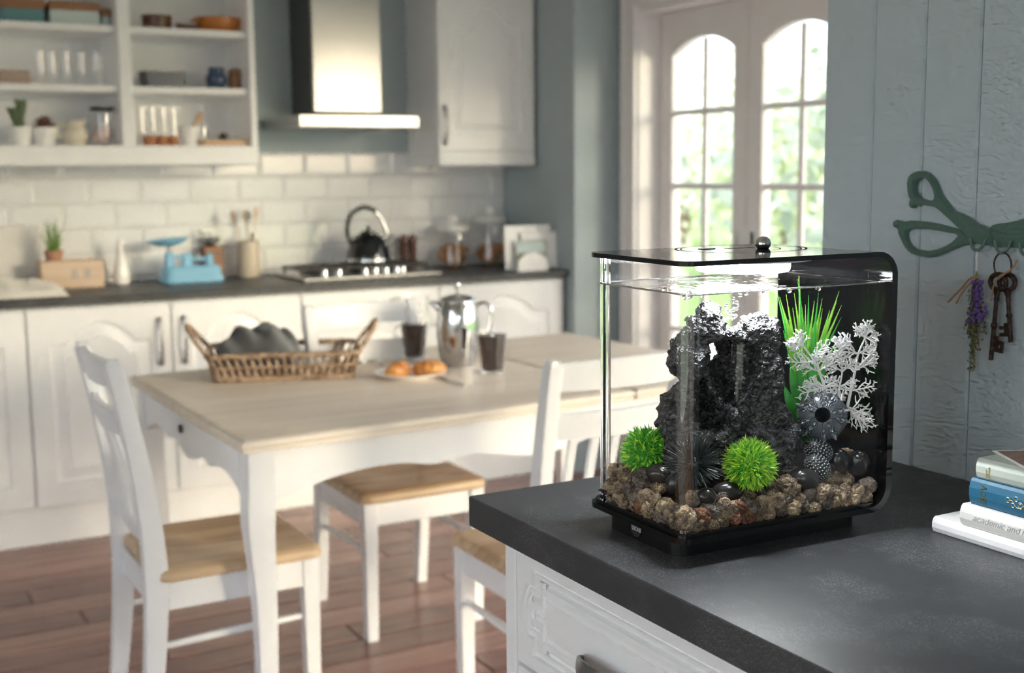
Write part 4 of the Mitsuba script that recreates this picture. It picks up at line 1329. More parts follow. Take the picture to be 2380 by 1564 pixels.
bub = [ball((x, e0 + .004, ZWAT - .0025), r) for x, r in ((.008, .0028), (.014, .0022), (.032, .0018), (.093, .0026), (.118, .0022), (.155, .0028), (.198, .0030))]
bub += [ball((.016, .06, ZWAT + .001), .0034), ball((.028, .03, ZWAT - .002), .0042)]
bub += [ball((.128 + g.normal() * .008, .085 + g.normal() * .006, .262 + abs(g.normal()) * .016), g.uniform(.0010, .0026)) for _ in range(26)]
bub += [ball((.1455 + g.uniform(-.0085, .0085), .088 + g.uniform(-.006, .006), g.uniform(.165, .252)), g.uniform(.0006, .0017), 1) for _ in range(64)]
tsolo('air_bubbles', cat(bub), 'solid_acrylic', 'silvery air bubbles rising from the clear tube to the water surface', 'bubbles', smooth=True, kind='stuff')
tsolo('bubble_tube', cat(lathe([(.0105, .150), (.0105, .231)], 36, (.1455, .088, 0)), grid_mesh(np.stack([lathe([(.0098, .231), (.0108, .231)], 36, (.1455, .088, 0)).vertices.reshape(36, 2, 3)], 0)[0])), 'glass', 'clear upright tube standing in the hollow of the black rock', 'tube', smooth=40)


# ------------------------------------------------------------------ black lava rock ornament
def surface_nets(Fv, org, h):
    s = Fv < 0
    nx, ny, nz = Fv.shape
    acc = np.zeros((nx - 1, ny - 1, nz - 1, 3))
    cnt = np.zeros((nx - 1, ny - 1, nz - 1))
    cor = [(i, j, k) for i in (0, 1) for j in (0, 1) for k in (0, 1)]
    sl = lambda c: tuple(slice(o, o + n - 1) for o, n in zip(c, Fv.shape))
    for a in cor:
        for ax in range(3):
            if a[ax] == 0:
                b = list(a)
                b[ax] = 1
                fa, fb = Fv[sl(a)], Fv[sl(b)]
                m = (fa < 0) != (fb < 0)
                t = np.where(m, fa / np.where(m, fa - fb, 1), 0)
                for q in range(3):
                    acc[..., q] += np.where(m, a[q] + (t if q == ax else 0), 0)
                cnt += m
    act = cnt > 0
    idx = np.full(act.shape, -1)
    idx[act] = np.arange(act.sum())
    ijk = np.argwhere(act)
    v = (ijk + acc[act] / cnt[act][:, None]) * h + org
    f = []
    for ax in range(3):
        b, c = (ax + 1) % 3, (ax + 2) % 3
        lo = [slice(1, -1)] * 3
        lo[ax] = slice(0, -1)
        hi = list(lo)
        hi[ax] = slice(1, None)
        s0, s1_ = s[tuple(lo)], s[tuple(hi)]
        e = np.argwhere(s0 != s1_)
        if not len(e):
            continue
        sgn = s0[tuple(e.T)]
        base = e.copy()
        base[:, b] += 1
        base[:, c] += 1
        def at(db, dc):
            q = base.copy()
            q[:, b] -= db
            q[:, c] -= dc
            return idx[tuple(q.T)]
        q = np.stack([at(1, 1), at(0, 1), at(0, 0), at(1, 0)], 1)
        q = np.where(sgn[:, None], q, q[:, ::-1])
        f += [q[:, [0, 1, 2]], q[:, [0, 2, 3]]]
    return trimesh.Trimesh(v, np.vstack(f), process=False)


RPX = .000494                                        # metres per photo pixel at the rock
VD = np.array([.467, .884, 0.0])                      # away from the room
RC0 = np.array([.1290, .100, .1785])                 # stands for photo point (1690, 900)
outline = [(1534, 1100), (1534, 996), (1538, 942), (1541, 928), (1559, 920), (1577, 899), (1592, 886), (1578, 877), (1559, 867), (1553, 850), (1559, 821), (1559, 789), (1581, 767), (1593, 741), (1598, 726), (1620, 721), (1627, 704), (1639, 689), (1658, 688), (1684, 698), (1690, 722), (1698, 746), (1716, 746), (1728, 724), (1751, 720), (1787, 722), (1804, 730), (1828, 733), (1831, 753), (1832, 797), (1821, 816), (1831, 850), (1831, 899), (1826, 925), (1838, 947), (1855, 965), (1878, 990), (1884, 1020), (1876, 1060), (1850, 1100)]
see_hole = [(1657, 813), (1672, 802), (1680, 814), (1684, 828), (1671, 844), (1652, 846)]
hollow = [(1652, 790), (1690, 788), (1752, 792), (1765, 815), (1764, 850), (1745, 880), (1722, 915), (1712, 940), (1690, 940), (1676, 915), (1668, 890), (1658, 850)]
cave = [(1618, 880), (1632, 870), (1648, 915), (1676, 946), (1696, 966), (1688, 996), (1664, 1006), (1636, 994), (1618, 966)]


def poly_sd(P, X, Y):
    P = np.array(P, float)
    d, inside = np.full(X.shape, 1e9), np.zeros(X.shape, bool)
    for (x0, y0), (x1, y1) in zip(P, np.roll(P, -1, 0)):
        ex, ey = x1 - x0, y1 - y0
        tt = np.clip(((X - x0) * ex + (Y - y0) * ey) / (ex * ex + ey * ey), 0, 1)
        d = np.minimum(d, np.hypot(X - x0 - tt * ex, Y - y0 - tt * ey))
        c = ((y0 > Y) != (y1 > Y)) & (X < (x1 - x0) * (Y - y0) / (y1 - y0 + 1e-12) + x0)
        inside ^= c
    return np.where(inside, -d, d)


to_ab = lambda pts: [((x - 1690) * RPX, (900 - y) * RPX) for x, y in pts]
h = .0016
A_, B_, D_ = np.arange(-.090, .108, h), np.arange(-.112, .118, h), np.arange(-.052, .060, h)
AA, BB = np.meshgrid(A_, B_, indexing='ij')
wob = (meshkit.fbm(np.stack([AA * 60, BB * 60, AA * 0], -1), 3, 8) - .5) * .008
sd = poly_sd(to_ab(outline), AA, BB) + wob + .002
sdh, sdr, sdc = (poly_sd(to_ab(q), AA, BB) - wob * .6 for q in (see_hole, hollow, cave))
half = .036 + .010 * np.clip((-.04 - BB) / .06, 0, 1) - .010 * np.clip((BB - .03) / .06, 0, 1)
d0 = (meshkit.fbm(np.stack([AA * 28, BB * 28, AA * 0 + 3], -1), 3, 18) - .5) * .034


def smax(a, b, k):
    e = np.clip(.5 + .5 * (a - b) / k, 0, 1)
    return b * (1 - e) + a * e + k * e * (1 - e)


DD = D_[None, None, :]
F_ = smax(np.broadcast_to(sd[..., None], (*sd.shape, len(D_))), np.abs(DD - d0[..., None]) - half[..., None], .022)
F_ = smax(F_, -np.maximum(sdr[..., None] - .002, DD - d0[..., None] - .020), .004)
F_ = smax(F_, -np.maximum(sdc[..., None] - .002, DD - d0[..., None] - .020), .004)
F_ = smax(F_, -np.broadcast_to(sdh[..., None] - .0025, F_.shape), .002)
ii = np.argwhere(np.abs(F_) < .016)
P_ = np.column_stack([A_[ii[:, 0]], B_[ii[:, 1]], D_[ii[:, 2]]])
n0 = meshkit.fbm(P_ * 62 + 20, 3, 58) - .5
n1 = 1 - np.abs(2 * meshkit.fbm(P_ * 150 + 20, 3, 60) - 1)
n2 = meshkit.fbm(P_ * 420 + 20, 2, 66) - .5
F_[tuple(ii.T)] += .014 * n0 + .0062 * (n1 - .62) + .0042 * n2
for ax in range(3):
    F_[tuple(slice(None) if q != ax else 0 for q in range(3))] = 1
    F_[tuple(slice(None) if q != ax else -1 for q in range(3))] = 1
rk = surface_nets(F_, np.array([A_[0], B_[0], D_[0]]), h)
comp = trimesh.graph.connected_components(rk.face_adjacency, min_len=400)
if len(comp):
    rk = trimesh.Trimesh(rk.vertices, rk.faces[max(comp, key=len)], process=False)
    rk.remove_unreferenced_vertices()
v = np.array(rk.vertices)
v = RC0 + v[:, :1] * np.array([.884, -.467, 0]) + v[:, 1:2] * np.array([0, 0, 1.0]) + v[:, 2:] * VD
v[:, 1] = np.clip(v[:, 1], e0 + .004, e1 - .003)
rk = trimesh.Trimesh(v, rk.faces, process=False)
if rk.volume < 0:
    rk = trimesh.Trimesh(v, rk.faces[:, ::-1], process=False)
tsolo('rock_ornament', rk, 'rock', 'tall glossy black lava rock with hollows in the middle of the aquarium', 'rock', smooth=True)

# ------------------------------------------------------------------ gravel: every stone on its own
def lump(seed):
    m = trimesh.creation.icosphere(subdivisions=4)
    v = np.array(m.vertices)
    o = v + seed * 3.7
    r = .74 + .55 * (meshkit.fbm(o * 1.4, 2, seed) - .5) + .50 * (1 - np.abs(2 * meshkit.fbm(o * 2.3, 2, seed + 9) - 1)) ** .7 - .12 + .22 * (meshkit.fbm(o * 7, 2, seed + 5) - .5)
    pit = np.clip((meshkit.noise(o * 5.5, seed + 2) - .74) / .12, 0, 1)
    return trimesh.Trimesh(v * (r - .22 * pit)[:, None], m.faces, process=False)


LAVM = ('lava', 'lava', 'lava_dark', 'lava_tan', 'lava', 'lava_dark', 'lava_tan', 'lava_red', 'lava', 'lava_dark', 'lava', 'lava_tan')
LAV = [mikit.ply(lump(100 + k), 'material_' + m, True) for k, m in enumerate(LAVM)]
g = np.random.default_rng(77)
bedU, bedV = np.meshgrid(np.linspace(.010, TWID - .011, 90), np.linspace(e0 + .0015, e1 - .0015, 60), indexing='ij')


def bed_z(u, w):
    edge = np.minimum(np.minimum(u - .009, w - e0), np.minimum(TWID - .010 - u, e1 - w))
    return .031 + .022 * np.clip(edge / .05, 0, 1) + .010 * np.clip((w - .03) / .1, 0, 1)


bz = bed_z(bedU, bedV) + (meshkit.fbm(np.stack([bedU * 160, bedV * 160, bedU * 0], -1), 3, 3) - .5) * .006
tsolo('gravel_bed', grid_mesh(np.stack([bedU, bedV, bz], -1)), 'lava_bed', 'dark fine gravel lying under the lava stones in the aquarium', 'gravel', smooth=True, kind='stuff')


ORD = 'first second third fourth fifth sixth seventh eighth ninth tenth eleventh twelfth thirteenth fourteenth fifteenth sixteenth seventeenth eighteenth nineteenth twentieth'.split()
HUE = dict(lava='brown', lava_dark='dark grey', lava_tan='pale tan', lava_red='reddish')


def stone(u, w, z, s, where, flat=1.0):
    q_ = int(g.integers(len(LAV)))
    m = LAV[q_]
    where = HUE[LAVM[q_]] + ' ' + where
    sc = s * g.uniform(.9, 1.12, 3)
    k = numbered('lava_stone')
    M = TM.translate([float(u), float(w), float(z)]).rotate([0, 0, 1], float(g.uniform(0, 360))).rotate([1, .3, .2], float(g.uniform(0, 360))).scale(sc.tolist())
    scene[k] = {**m, 'to_world': M}
    lab(k, where, 'stone', 'lava stones in the aquarium')


rows = (  # along the front glass, then along the left glass, each counted from the rounded front corner
    ('f', .0180, .0390, .0088, .0172, .016, .300, 'lower front row'),
    ('f', .0215, .0505, .0092, .0180, .020, .296, 'upper front row'),
    ('f', .0380, .0560, .0092, .0215, .060, .290, 'row behind the front rows'),
    ('l', .0185, .0390, .0088, .0172, .034, .186, 'lower row by the left glass'),
    ('l', .0215, .0525, .0096, .0185, .030, .190, 'upper row by the left glass'),
    ('l', .0370, .0620, .0105, .0215, .100, .190, 'row behind those by the left glass'),
)
for side, off, z, s, step, a, b, l in rows:
    p, i = a, 0
    while p < b:
        q = off + g.normal() * .0012
        s_ = s * g.uniform(.85, 1.15)
        zz = z + g.normal() * .0018
        l_ = f'lava stone, {ORD[min(i, 19)]} from the front corner, {l}'
        if side == 'f':
            stone(p, q, zz, s_, l_)
        else:
            stone(q, p, zz, s_, l_)
        p += step * g.uniform(.88, 1.1)
        i += 1
for u_, w_, z_, s_, l_ in ((.026, .150, .074, .012, 'lava stone under the darker moss ball, near the back corner'), (.028, .120, .073, .012, 'lava stone just left of the darker moss ball'), (.024, .172, .070, .011, 'lava stone by the thick back corner of the aquarium'),
                           (.0475, .045, .062, .009, 'lava stone right below the spiky black urchin'), (.172, .030, .064, .013, 'big lava stone right beside the bright green moss ball'), (.290, .040, .074, .010, 'lava stone piled by the black side panel, the front one'),
                           (.292, .060, .080, .010, 'lava stone piled by the black side panel, the back one'), (.212, .13, .13, .010, 'lava stone behind the knobbly urchin shell')):
    stone(u_, w_, z_, s_, l_)

# ------------------------------------------------------------------ pebbles
def pebble(u, w, z, sc, rz, label, seed):
    m = blob(4, sc, .10, 1.1, seed, 2)
    solo('black_pebble', m, 'pebble', label, 'pebble', True, 'smooth black pebbles in the aquarium', TM.translate([u, w, z]).rotate([0, 0, 1], rz).rotate([1, 0, 0], 12))


pebble(.1990, .0310, .0690, (.0195, .014, .0140), -25, 'smooth black pebble right of the bright green ball, lying on the gravel', 1)
pebble(.2615, .0420, .0800, (.0165, .014, .0185), -20, 'smooth black pebble behind the small spotted shells, left of its twin', 2)
pebble(.2870, .0330, .0775, (.0145, .013, .0165), -35, 'smooth black pebble nearest the black side panel of the aquarium', 3)
pebble(.0385, .1050, .0790, (.0175, .012, .0130), -60, 'smooth black pebble below the darker green ball at the left', 4)
pebble(.0450, .0800, .0715, (.0110, .011, .0140), 20, 'smooth black pebble half hidden by the spiky black urchin', 5)
pebble(.0585, .0360, .0660, (.0115, .010, .0095), 0, 'small black pebble in front of the spiky black urchin', 6)
pebble(.0920, .0400, .0650, (.0190, .013, .0120), -15, 'black pebble between the spiky urchin and the bright green ball', 7)


# ------------------------------------------------------------------ moss balls
def leaflets(n, r0, length, width, seed, spread=.55):
    g = np.random.default_rng(seed)
    i = np.arange(n) + .5
    ph, th_ = np.arccos(1 - 2 * i / n), np.pi * (1 + 5 ** .5) * i
    d = np.stack([np.cos(th_) * np.sin(ph), np.sin(th_) * np.sin(ph), np.cos(ph)], -1)
    d += g.normal(size=d.shape) * .12
    d /= np.linalg.norm(d, axis=1, keepdims=True)
    e = d + g.normal(size=d.shape) * spread
    e /= np.linalg.norm(e, axis=1, keepdims=True)
    s = np.cross(e, g.normal(size=d.shape))
    s /= np.linalg.norm(s, axis=1, keepdims=True)
    o = np.cross(e, s)
    L = length * g.uniform(.7, 1.25, (n, 1))
    b = d * r0 * g.uniform(.75, 1.0, (n, 1))
    mid = b + e * L * .5
    v = np.stack([b, mid + s * width, b + e * L, mid - s * width, mid + o * width * .5], 1).reshape(-1, 3)
    k = np.arange(n)[:, None] * 5
    return trimesh.Trimesh(v, np.vstack([k + [0, 1, 4], k + [1, 2, 4], k + [2, 3, 4], k + [3, 0, 4], k + [0, 2, 1], k + [0, 3, 2]]), process=False)


def moss(u, w, z, r, label, n_light, n_mid, seed):
    t = thing('moss_ball', label, 'aquarium plant', 'green moss balls in the aquarium')
    M = TM.translate([u, w, z])
    put('core', blob(3, (r * .62,) * 3, .1, 2, seed), 'moss_mid', t, True, M)
    put('leaves', leaflets(n_mid, r * .66, r * .36, r * .042, seed), 'moss_mid', t, False, M, kind='stuff')
    put('leaves', leaflets(n_light, r * .70, r * .38, r * .042, seed + 1), 'moss_light', t, False, M, kind='stuff', label='yellow-green leaf tips')


moss(.0470, .140, .097, .0345, 'darker green spiky moss ball near the left corner of the aquarium', 700, 1700, 5)
moss(.1245, .0400, .0935, .0335, 'bright yellow-green spiky moss ball at the front of the aquarium', 1700, 800, 9)

# spiky urchin
t = thing('spiky_urchin', 'black sea urchin with long thin spines in front of the lava rock', 'sea urchin')
ug = np.random.default_rng(15)
UM = TM.translate([.0500, .0500, .1010])
put('body', blob(3, (.011,) * 3, .08, 2, 3), 'urchin_black', t, True, UM)
n = 300
i = np.arange(n) + .5
ph, th_ = np.arccos(1 - 2 * i / n), np.pi * (1 + 5 ** .5) * i
D = np.stack([np.cos(th_) * np.sin(ph), np.sin(th_) * np.sin(ph), np.cos(ph)], -1) + ug.normal(size=(n, 3)) * .06
D /= np.linalg.norm(D, axis=1, keepdims=True)
sp_ = []
for d in D:
    L = ug.uniform(.030, .0375) * (.72 if d[2] < -.5 else 1)
    bend = ug.normal(size=3) * .0016
    sp_.append(tube([d * .009, d * L * .62 + bend, d * L + bend * 2.2], [.00085, .00066, .00042], 5))
put('spines', cat(sp_), 'urchin_black', t, True, UM, kind='stuff')

# big urchin shell with a hole, its axis towards the room
t = thing('urchin_shell', 'large blue-grey knobbly sea urchin shell with a round hole', 'shell')
nt, nf = 150, 260
tt_ = np.linspace(math.radians(18), math.radians(176), nt)
ff = np.linspace(0, 2 * np.pi, nf, endpoint=False)
TT, FF = np.meshgrid(tt_, ff, indexing='ij')
disp = .0011 * np.sin(FF * 40 + 3.5 * np.sin(TT * 9)) * np.exp(-((np.mod(FF * 5 / np.pi, 1) - .5) / .22) ** 2)
disp += .0005 * meshkit.fbm(np.stack([np.cos(FF) * np.sin(TT), np.sin(FF) * np.sin(TT), np.cos(TT)], -1) * 14, 3, 2)
dirs = np.stack([np.cos(FF) * np.sin(TT), np.sin(FF) * np.sin(TT), np.cos(TT)], -1)
for c in range(10):
    f0 = (c + .5) * 2 * np.pi / 10 + (.085 if c % 2 else -.085)
    for r_, t0 in enumerate((.50, .78, 1.10, 1.42, 1.74, 2.05)):
        t0 += .17 * (c % 2)
        big_ = (.10, .13, .16, .165, .15, .13)[r_]
        cdir = np.array([math.cos(f0) * math.sin(t0), math.sin(f0) * math.sin(t0), math.cos(t0)])
        ang = np.arccos(np.clip(dirs @ cdir, -1, 1))
        x = ang / big_
        disp += .0036 * (big_ / .19) * (.8 * np.exp(-(x / .50) ** 2) + .9 * np.exp(-(x / .20) ** 2)) - .0006 * np.exp(-((x - 1.0) / .18) ** 2) + .0004 * np.exp(-((x - .8) / .08) ** 2) * np.sin(14 * np.arctan2((dirs @ np.cross(cdir, [0, 0, 1])), dirs @ np.cross(np.cross(cdir, [0, 0, 1]), cdir)))
P = dirs * (.0300 + disp)[..., None] * [1, 1, .78]
inn = []
for s in (.0006, .004, .009, .016):
    q = P[0].copy()
    q[:, :2] *= 1 - .10 * (s > .002)
    q[:, 2] -= s
    inn.append(q)
bowl = P[0].copy()
bowl[:, :2] *= .2
bowl[:, 2] -= .036
P = np.concatenate([np.array([bowl] + inn[::-1]), P], 0)
R_ = np.array([[0, 0, 0.0]] * 3)
za = np.array([-.62, -.755, .21])
za /= np.linalg.norm(za)
xa = np.cross([0, 0, 1], za)
xa /= np.linalg.norm(xa)
R_ = np.column_stack([xa, np.cross(za, xa), za])
shell = grid_mesh(P, closev=True)
kc = np.clip((disp + .0006) / .0042, 0, 1)  # crevice and hole shade put into the colour, knob tops painted lighter
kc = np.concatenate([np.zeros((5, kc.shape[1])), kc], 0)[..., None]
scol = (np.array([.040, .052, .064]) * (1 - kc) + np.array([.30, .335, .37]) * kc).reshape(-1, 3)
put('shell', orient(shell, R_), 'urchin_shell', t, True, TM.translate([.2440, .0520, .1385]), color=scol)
for i, (u, w, z, a, l) in enumerate(((.2310, .0420, .0975, -32, 'small dark spotted urchin shell just under the big knobbly shell'), (.2225, .0335, .0800, -55, 'small dark spotted urchin shell above the right black pebble'))):
    nt, nf = 130, 200
    TT, FF = np.meshgrid(np.linspace(.03, np.pi - .03, nt), np.linspace(0, 2 * np.pi, nf, endpoint=False), indexing='ij')
    row = np.sin(FF * 12) ** 2 * np.clip(np.sin(TT * 26 + 1.5 * (np.floor(FF * 12 / np.pi) % 2)), 0, 1) ** 1.2 * np.clip(np.sin(TT) * 1.6, 0, 1)
    P = np.stack([np.cos(FF) * np.sin(TT), np.sin(FF) * np.sin(TT), np.cos(TT) * 1.28], -1) * (.0138 + .0013 * row)[..., None]
    kc = np.clip((row - .35) / .4, 0, 1)[..., None]
    col = np.array([.012, .014, .016]) * (1 - kc) + np.array([.42, .46, .48]) * kc
    zp = np.array([.884 * math.cos(math.radians(a)), -.467 * math.cos(math.radians(a)), math.sin(math.radians(a))])
    xp = np.array([-.467, -.884, 0.0])
    P = P @ np.column_stack([xp, np.cross(zp, xp), zp]).T
    solo('small_urchin_shell', grid_mesh(P, closev=True), 'urchin_small', l, 'shell', True, 'small spotted urchin shells', TM.translate([u, w, z]), color=col.reshape(-1, 3))

# ------------------------------------------------------------------ fan coral and grass, both spread across the view in the right half
E_ = np.array([.884, -.467, 0.0])


def fan(c, a, b, d=0.0):
    return np.asarray(c) + E_ * a + np.array([0, 0, 1.0]) * b + np.array([.467, .884, 0]) * d


cg = np.random.default_rng(44)


def sprig(c, p, ang, L, r, depth, out):
    """a fern-like twig in the fan plane: side twigs shorten towards the tip, each forked"""
    n = 6
    pts, a = [np.array(p)], ang
    da = cg.normal() * .05
    for k in range(n):
        a += da + cg.normal() * .04
        pts.append(pts[-1] + L / n * np.array([math.cos(a), math.sin(a)]))
    dd = cg.normal() * .004
    q = [fan(c, x, y, dd * i / n) for i, (x, y) in enumerate(pts)]
    out.append(tube(q, np.linspace(r, r * .75, len(q)), 6))
    if depth <= 0:
        return
    side = 1 if cg.uniform() < .5 else -1
    for k in range(1, n + 1):
        for s in ((side, -side) if k % 2 == 0 and k < n else (side,)):
            f = (.62 - .42 * k / n) * cg.uniform(.85, 1.1) if depth > 1 else .40 * cg.uniform(.8, 1.1)
            if depth == 1 and k not in (3, 5, 6):
                continue
            sprig(c, pts[k], a + s * cg.uniform(.55, .85), L * f, max(r * .86, .00075), depth - 1, out)
        side = -side


t = thing('fan_coral', 'white branching artificial coral at the right of the aquarium', 'coral')
PXM = .000475
cc = tuple(np.array([.2520, .0475, .1550]))          # stands for photo point (1925, 935)
for name, pts, r0, tw in (
        ('stem', ((0, 0), (-14, 40), (-29, 82), (-42, 108), (-70, 145)), .0021, ((1, 150, 40), (1, 30, 34), (2, 165, 44), (2, 40, 40), (3, 190, 52), (3, 25, 46), (3, 70, 44), (4, 170, 34), (4, 110, 34), (4, 140, 30), (1, 190, 52), (2, 100, 40), (0, 150, 44), (0, 30, 34))),
        ('stem', ((46, -12), (54, 30), (64, 85), (70, 125), (86, 165)), .0021, ((0, -40, 60), (0, -60, 64), (1, 10, 48), (1, 165, 46), (2, 20, 46), (2, 45, 60), (2, 150, 44), (3, 150, 56), (3, 165, 50), (3, 30, 36), (4, 60, 34), (4, 115, 32), (4, 20, 30), (4, 90, 34), (0, -20, 44))),
        ('stem', ((20, 5), (24, 40), (30, 80), (24, 130)), .0015, ((1, 150, 34), (1, 30, 34), (2, 140, 36), (2, 40, 36), (3, 120, 28), (3, 60, 30), (3, 95, 30)))):
    out = []
    p2 = [(x * PXM, y * PXM) for x, y in pts]
    path = spline([fan(cc, x, y) for x, y in p2], 6)
    out.append(tube(path, np.linspace(r0, r0 * .5, len(path)), 8))
    for k, a, L in tw:
        sprig(cc, p2[k], math.radians(a), L * PXM * 1.2, .00115, 2, out)
    m = cat(out)
    v = np.array(m.vertices)
    v[:, 0] = np.minimum(v[:, 0], TWID - .0105)
    v[:, 1] = np.maximum(v[:, 1], e0 + .001)
    put(name, trimesh.Trimesh(v, m.faces, process=False), 'coral', t, True, TM)

t = thing('aquarium_grass', 'tall green artificial grass rising to the water surface behind the coral', 'aquarium plant')
gc = (.2490, .088, .1511)                              # stands for photo point (1875, 930)
gg = np.random.default_rng(9)
tips = [(-82, 258), (-76, 262), (-62, 262), (-46, 268), (-34, 300), (-26, 306), (-20, 280), (-6, 262), (8, 270), (16, 230), (22, 190), (34, 180), (40, 225), (52, 215), (58, 205), (66, 245), (74, 268), (78, 205), (70, 150), (62, 130), (-52, 200), (-60, 170), (-40, 150), (-20, 205), (0, 210), (-44, 230), (28, 250), (46, 160), (-30, 240), (-10, 190), (-24, 130), (12, 150)]
tips += [(x * 1.06 + gg.uniform(-9, 12), y - gg.uniform(5, 45)) for x, y in tips[::2]]
tips = [(x + 6 + (8 if x > 0 else 0), y * 1.07) for x, y in tips]
for k, (x, y) in enumerate(tips):
    b0 = np.array([gg.uniform(-16, 16), gg.uniform(-60, -20)])
    tip = np.array([x, y], float)
    mid = b0 + (tip - b0) * .5 + np.array([-.12 * x * 1.0, 0])
    d1 = gg.uniform(-.012, .022)
    P = spline([fan(gc, *(b0 * PXM), 0), fan(gc, *(mid * PXM), d1 * .5), fan(gc, *(tip * PXM), d1)], 7)
    s = np.linspace(0, 1, len(P))
    wd = .0029 * np.clip((1 - s) / .45, .06, 1) * (1.5 if 20 <= k < 24 else 1)
    nrm = np.array([-.467, -.884, .15])
    side = np.cross(np.gradient(P, axis=0), nrm)
    side /= np.linalg.norm(side, axis=1, keepdims=True)
    up_ = np.cross(side, np.gradient(P, axis=0))
    up_ /= np.linalg.norm(up_, axis=1, keepdims=True)
    ringp = np.stack([P - side * wd[:, None], P + up_ * wd[:, None] * .30, P + side * wd[:, None], P - up_ * wd[:, None] * .12], 1)
    ringp[..., 0] = np.minimum(ringp[..., 0], TWID - .0105)
    put('blade', loft_rings(list(ringp)), 'grass_light' if (k * 7) % 10 < 6 else 'grass_mid', t, 35, TM)
# broad leaves and moss at its foot
for k, (x, y, x2, y2) in enumerate(((-22, 20, -44, 92), (-10, 40, -20, 132), (-30, -10, -58, 40), (8, 30, 14, 110), (-16, -20, -40, 20))):
    a_, b_ = np.array([x, y - 40.0]) * PXM, np.array([x2, y2]) * PXM
    P = np.array([fan(gc, *(a_ + (b_ - a_) * s), -.006 - .004 * math.sin(3 * s)) for s in np.linspace(0, 1, 9)])
    wd = .0058 * np.sin(np.pi * np.linspace(.08, .99, 9)) ** .7
    side = E_ * 1.0
    ringp = np.stack([P - side * wd[:, None], P + np.array([-.467, -.884, 0]) * .0009, P + side * wd[:, None], P - np.array([-.467, -.884, 0]) * .0006], 1)
    put('leaf', loft_rings(list(ringp)), 'grass_mid', t, 35, TM)
put('foliage', move(leaflets(900, .016, .010, .0011, 77), .246, .098, .118), 'moss_mid', t, False, TM, kind='stuff', label='mossy green foot of the grass')

# ------------------------------------------------------------------ foreground counter
CX0, CY1 = .748, 1.465
solo('counter_top', cb(CX0, PX - .0015, -1.2, CY1, .868, .910, .0015), 'counter', 'dark grey speckled counter slab in the foreground carrying the aquarium and the books', 'worktop')
t = thing('drawer_cabinet', 'white foreground cabinet with a carved drawer under the dark counter', 'cabinet')
FX2 = .772
put('body', cb(FX2 + .020, PX - .003, -1.2, 1.407, .0, .8675, .002), 'cabinet', t)
put('end_post', cb(FX2, FX2 + .0195, 1.380, 1.407, .0, .8665, .002), 'cabinet', t)


def ogee(y0, y1, z0, z1, b):
    """drawer outline whose two ends swell outwards; y decreases to the right in the view"""
    h = (z1 - z0)
    zz = np.array([0, .1, .195] + list(np.linspace(.2, .8, 19)) + [.805, .9, 1])
    sh = np.array([0 if s < .2 or s > .8 else b * (.45 + .55 * math.sin(math.pi * (s - .2) / .6)) for s in zz])
    L = [(y0 - c, z0 + h * s) for s, c in zip(zz, sh)]
    R = [(y1 + c, z0 + h * s) for s, c in zip(zz, sh)]
    return np.array(R + L[::-1])


def drawer(z0, z1, name='drawer'):
    ya, yb_ = .62, 1.378
    w, h = yb_ - ya, z1 - z0
    o = ogee(ya + .045, yb_ - .042, z0 + .022, z1 - .022, .030)
    # local x runs along -Y so that the face looks to -X
    loc = np.column_stack([yb_ - o[:, 0], o[:, 1] - z0])
    if Polygon(loc).exterior.is_ccw is False:
        loc = loc[::-1]
    m = panel_face(w, h, loc, .018, steps=((0, 0), (.0008, -.0055), (.0055, -.0055), (.0062, -.0025), (.0105, -.0025), (.0113, -.006), (.0150, -.006), (.019, -.001), (.022, 0), (.028, 0), (.0295, -.0025), (.0335, -.0025), (.036, -.0005)))
    # panel_face looks to -y: turn it to look to -x
    R = np.array([[0, 1, 0, FX2], [-1, 0, 0, yb_], [0, 0, 1, z0], [0, 0, 0, 1.0]])
    return put(name, orient(m, R), 'cabinet', t, smooth=14)


d = drawer(.700, .862)
drawer(.44, .694)
for z, yy, par in ((.762, 1.150, d),):
    hy = np.linspace(1, -1, 15)
    rings = []
    for s in hy:
        r = .015 * math.sqrt(max(1 - s * s * .96, .03)) + .002
        a = np.linspace(0, 2 * np.pi, 16, endpoint=False)
        off = .026 * (1 - s * s) ** .6
        rings.append(np.column_stack([FX2 - .001 - off + .35 * r * np.cos(a) * 1.0, np.full(16, yy + .062 * s), z + r * np.sin(a)]))
    put('handle', loft_rings(rings), 'pewter', par, smooth=True)

# ------------------------------------------------------------------ books at the right
def book(x0, y1, w, L, z0, th, mat, label, a=0.0, soft=True):
    t = thing('book', label, 'book', 'stacked books at the right edge')
    M = T().translate([x0, y1, z0]).rotate([0, 0, 1], a)
    c = .0022
    # spine at x=0, rounded; boards top and bottom; pages between
    prof = [(w, 0), (.004, 0), (.0012, th * .10), (-.001, th * .35), (-.001, th * .65), (.0012, th * .90), (.004, th), (w, th), (w, th - c), (.0065, th - c), (.004, th * .8), (.004, th * .2), (.0065, c), (w, c)]
    m = extrude(Polygon(prof), L)
    m = orient(m, np.array([[1, 0, 0], [0, 0, -1], [0, 1, 0.0]]))
    put('cover', m, mat, t, M=M)
    put('pages', bx(.0052, w - .004, -L + .003, -.003, c + .0003, th - c - .0003), 'ivory_paper', t, M=M)
    return t, M


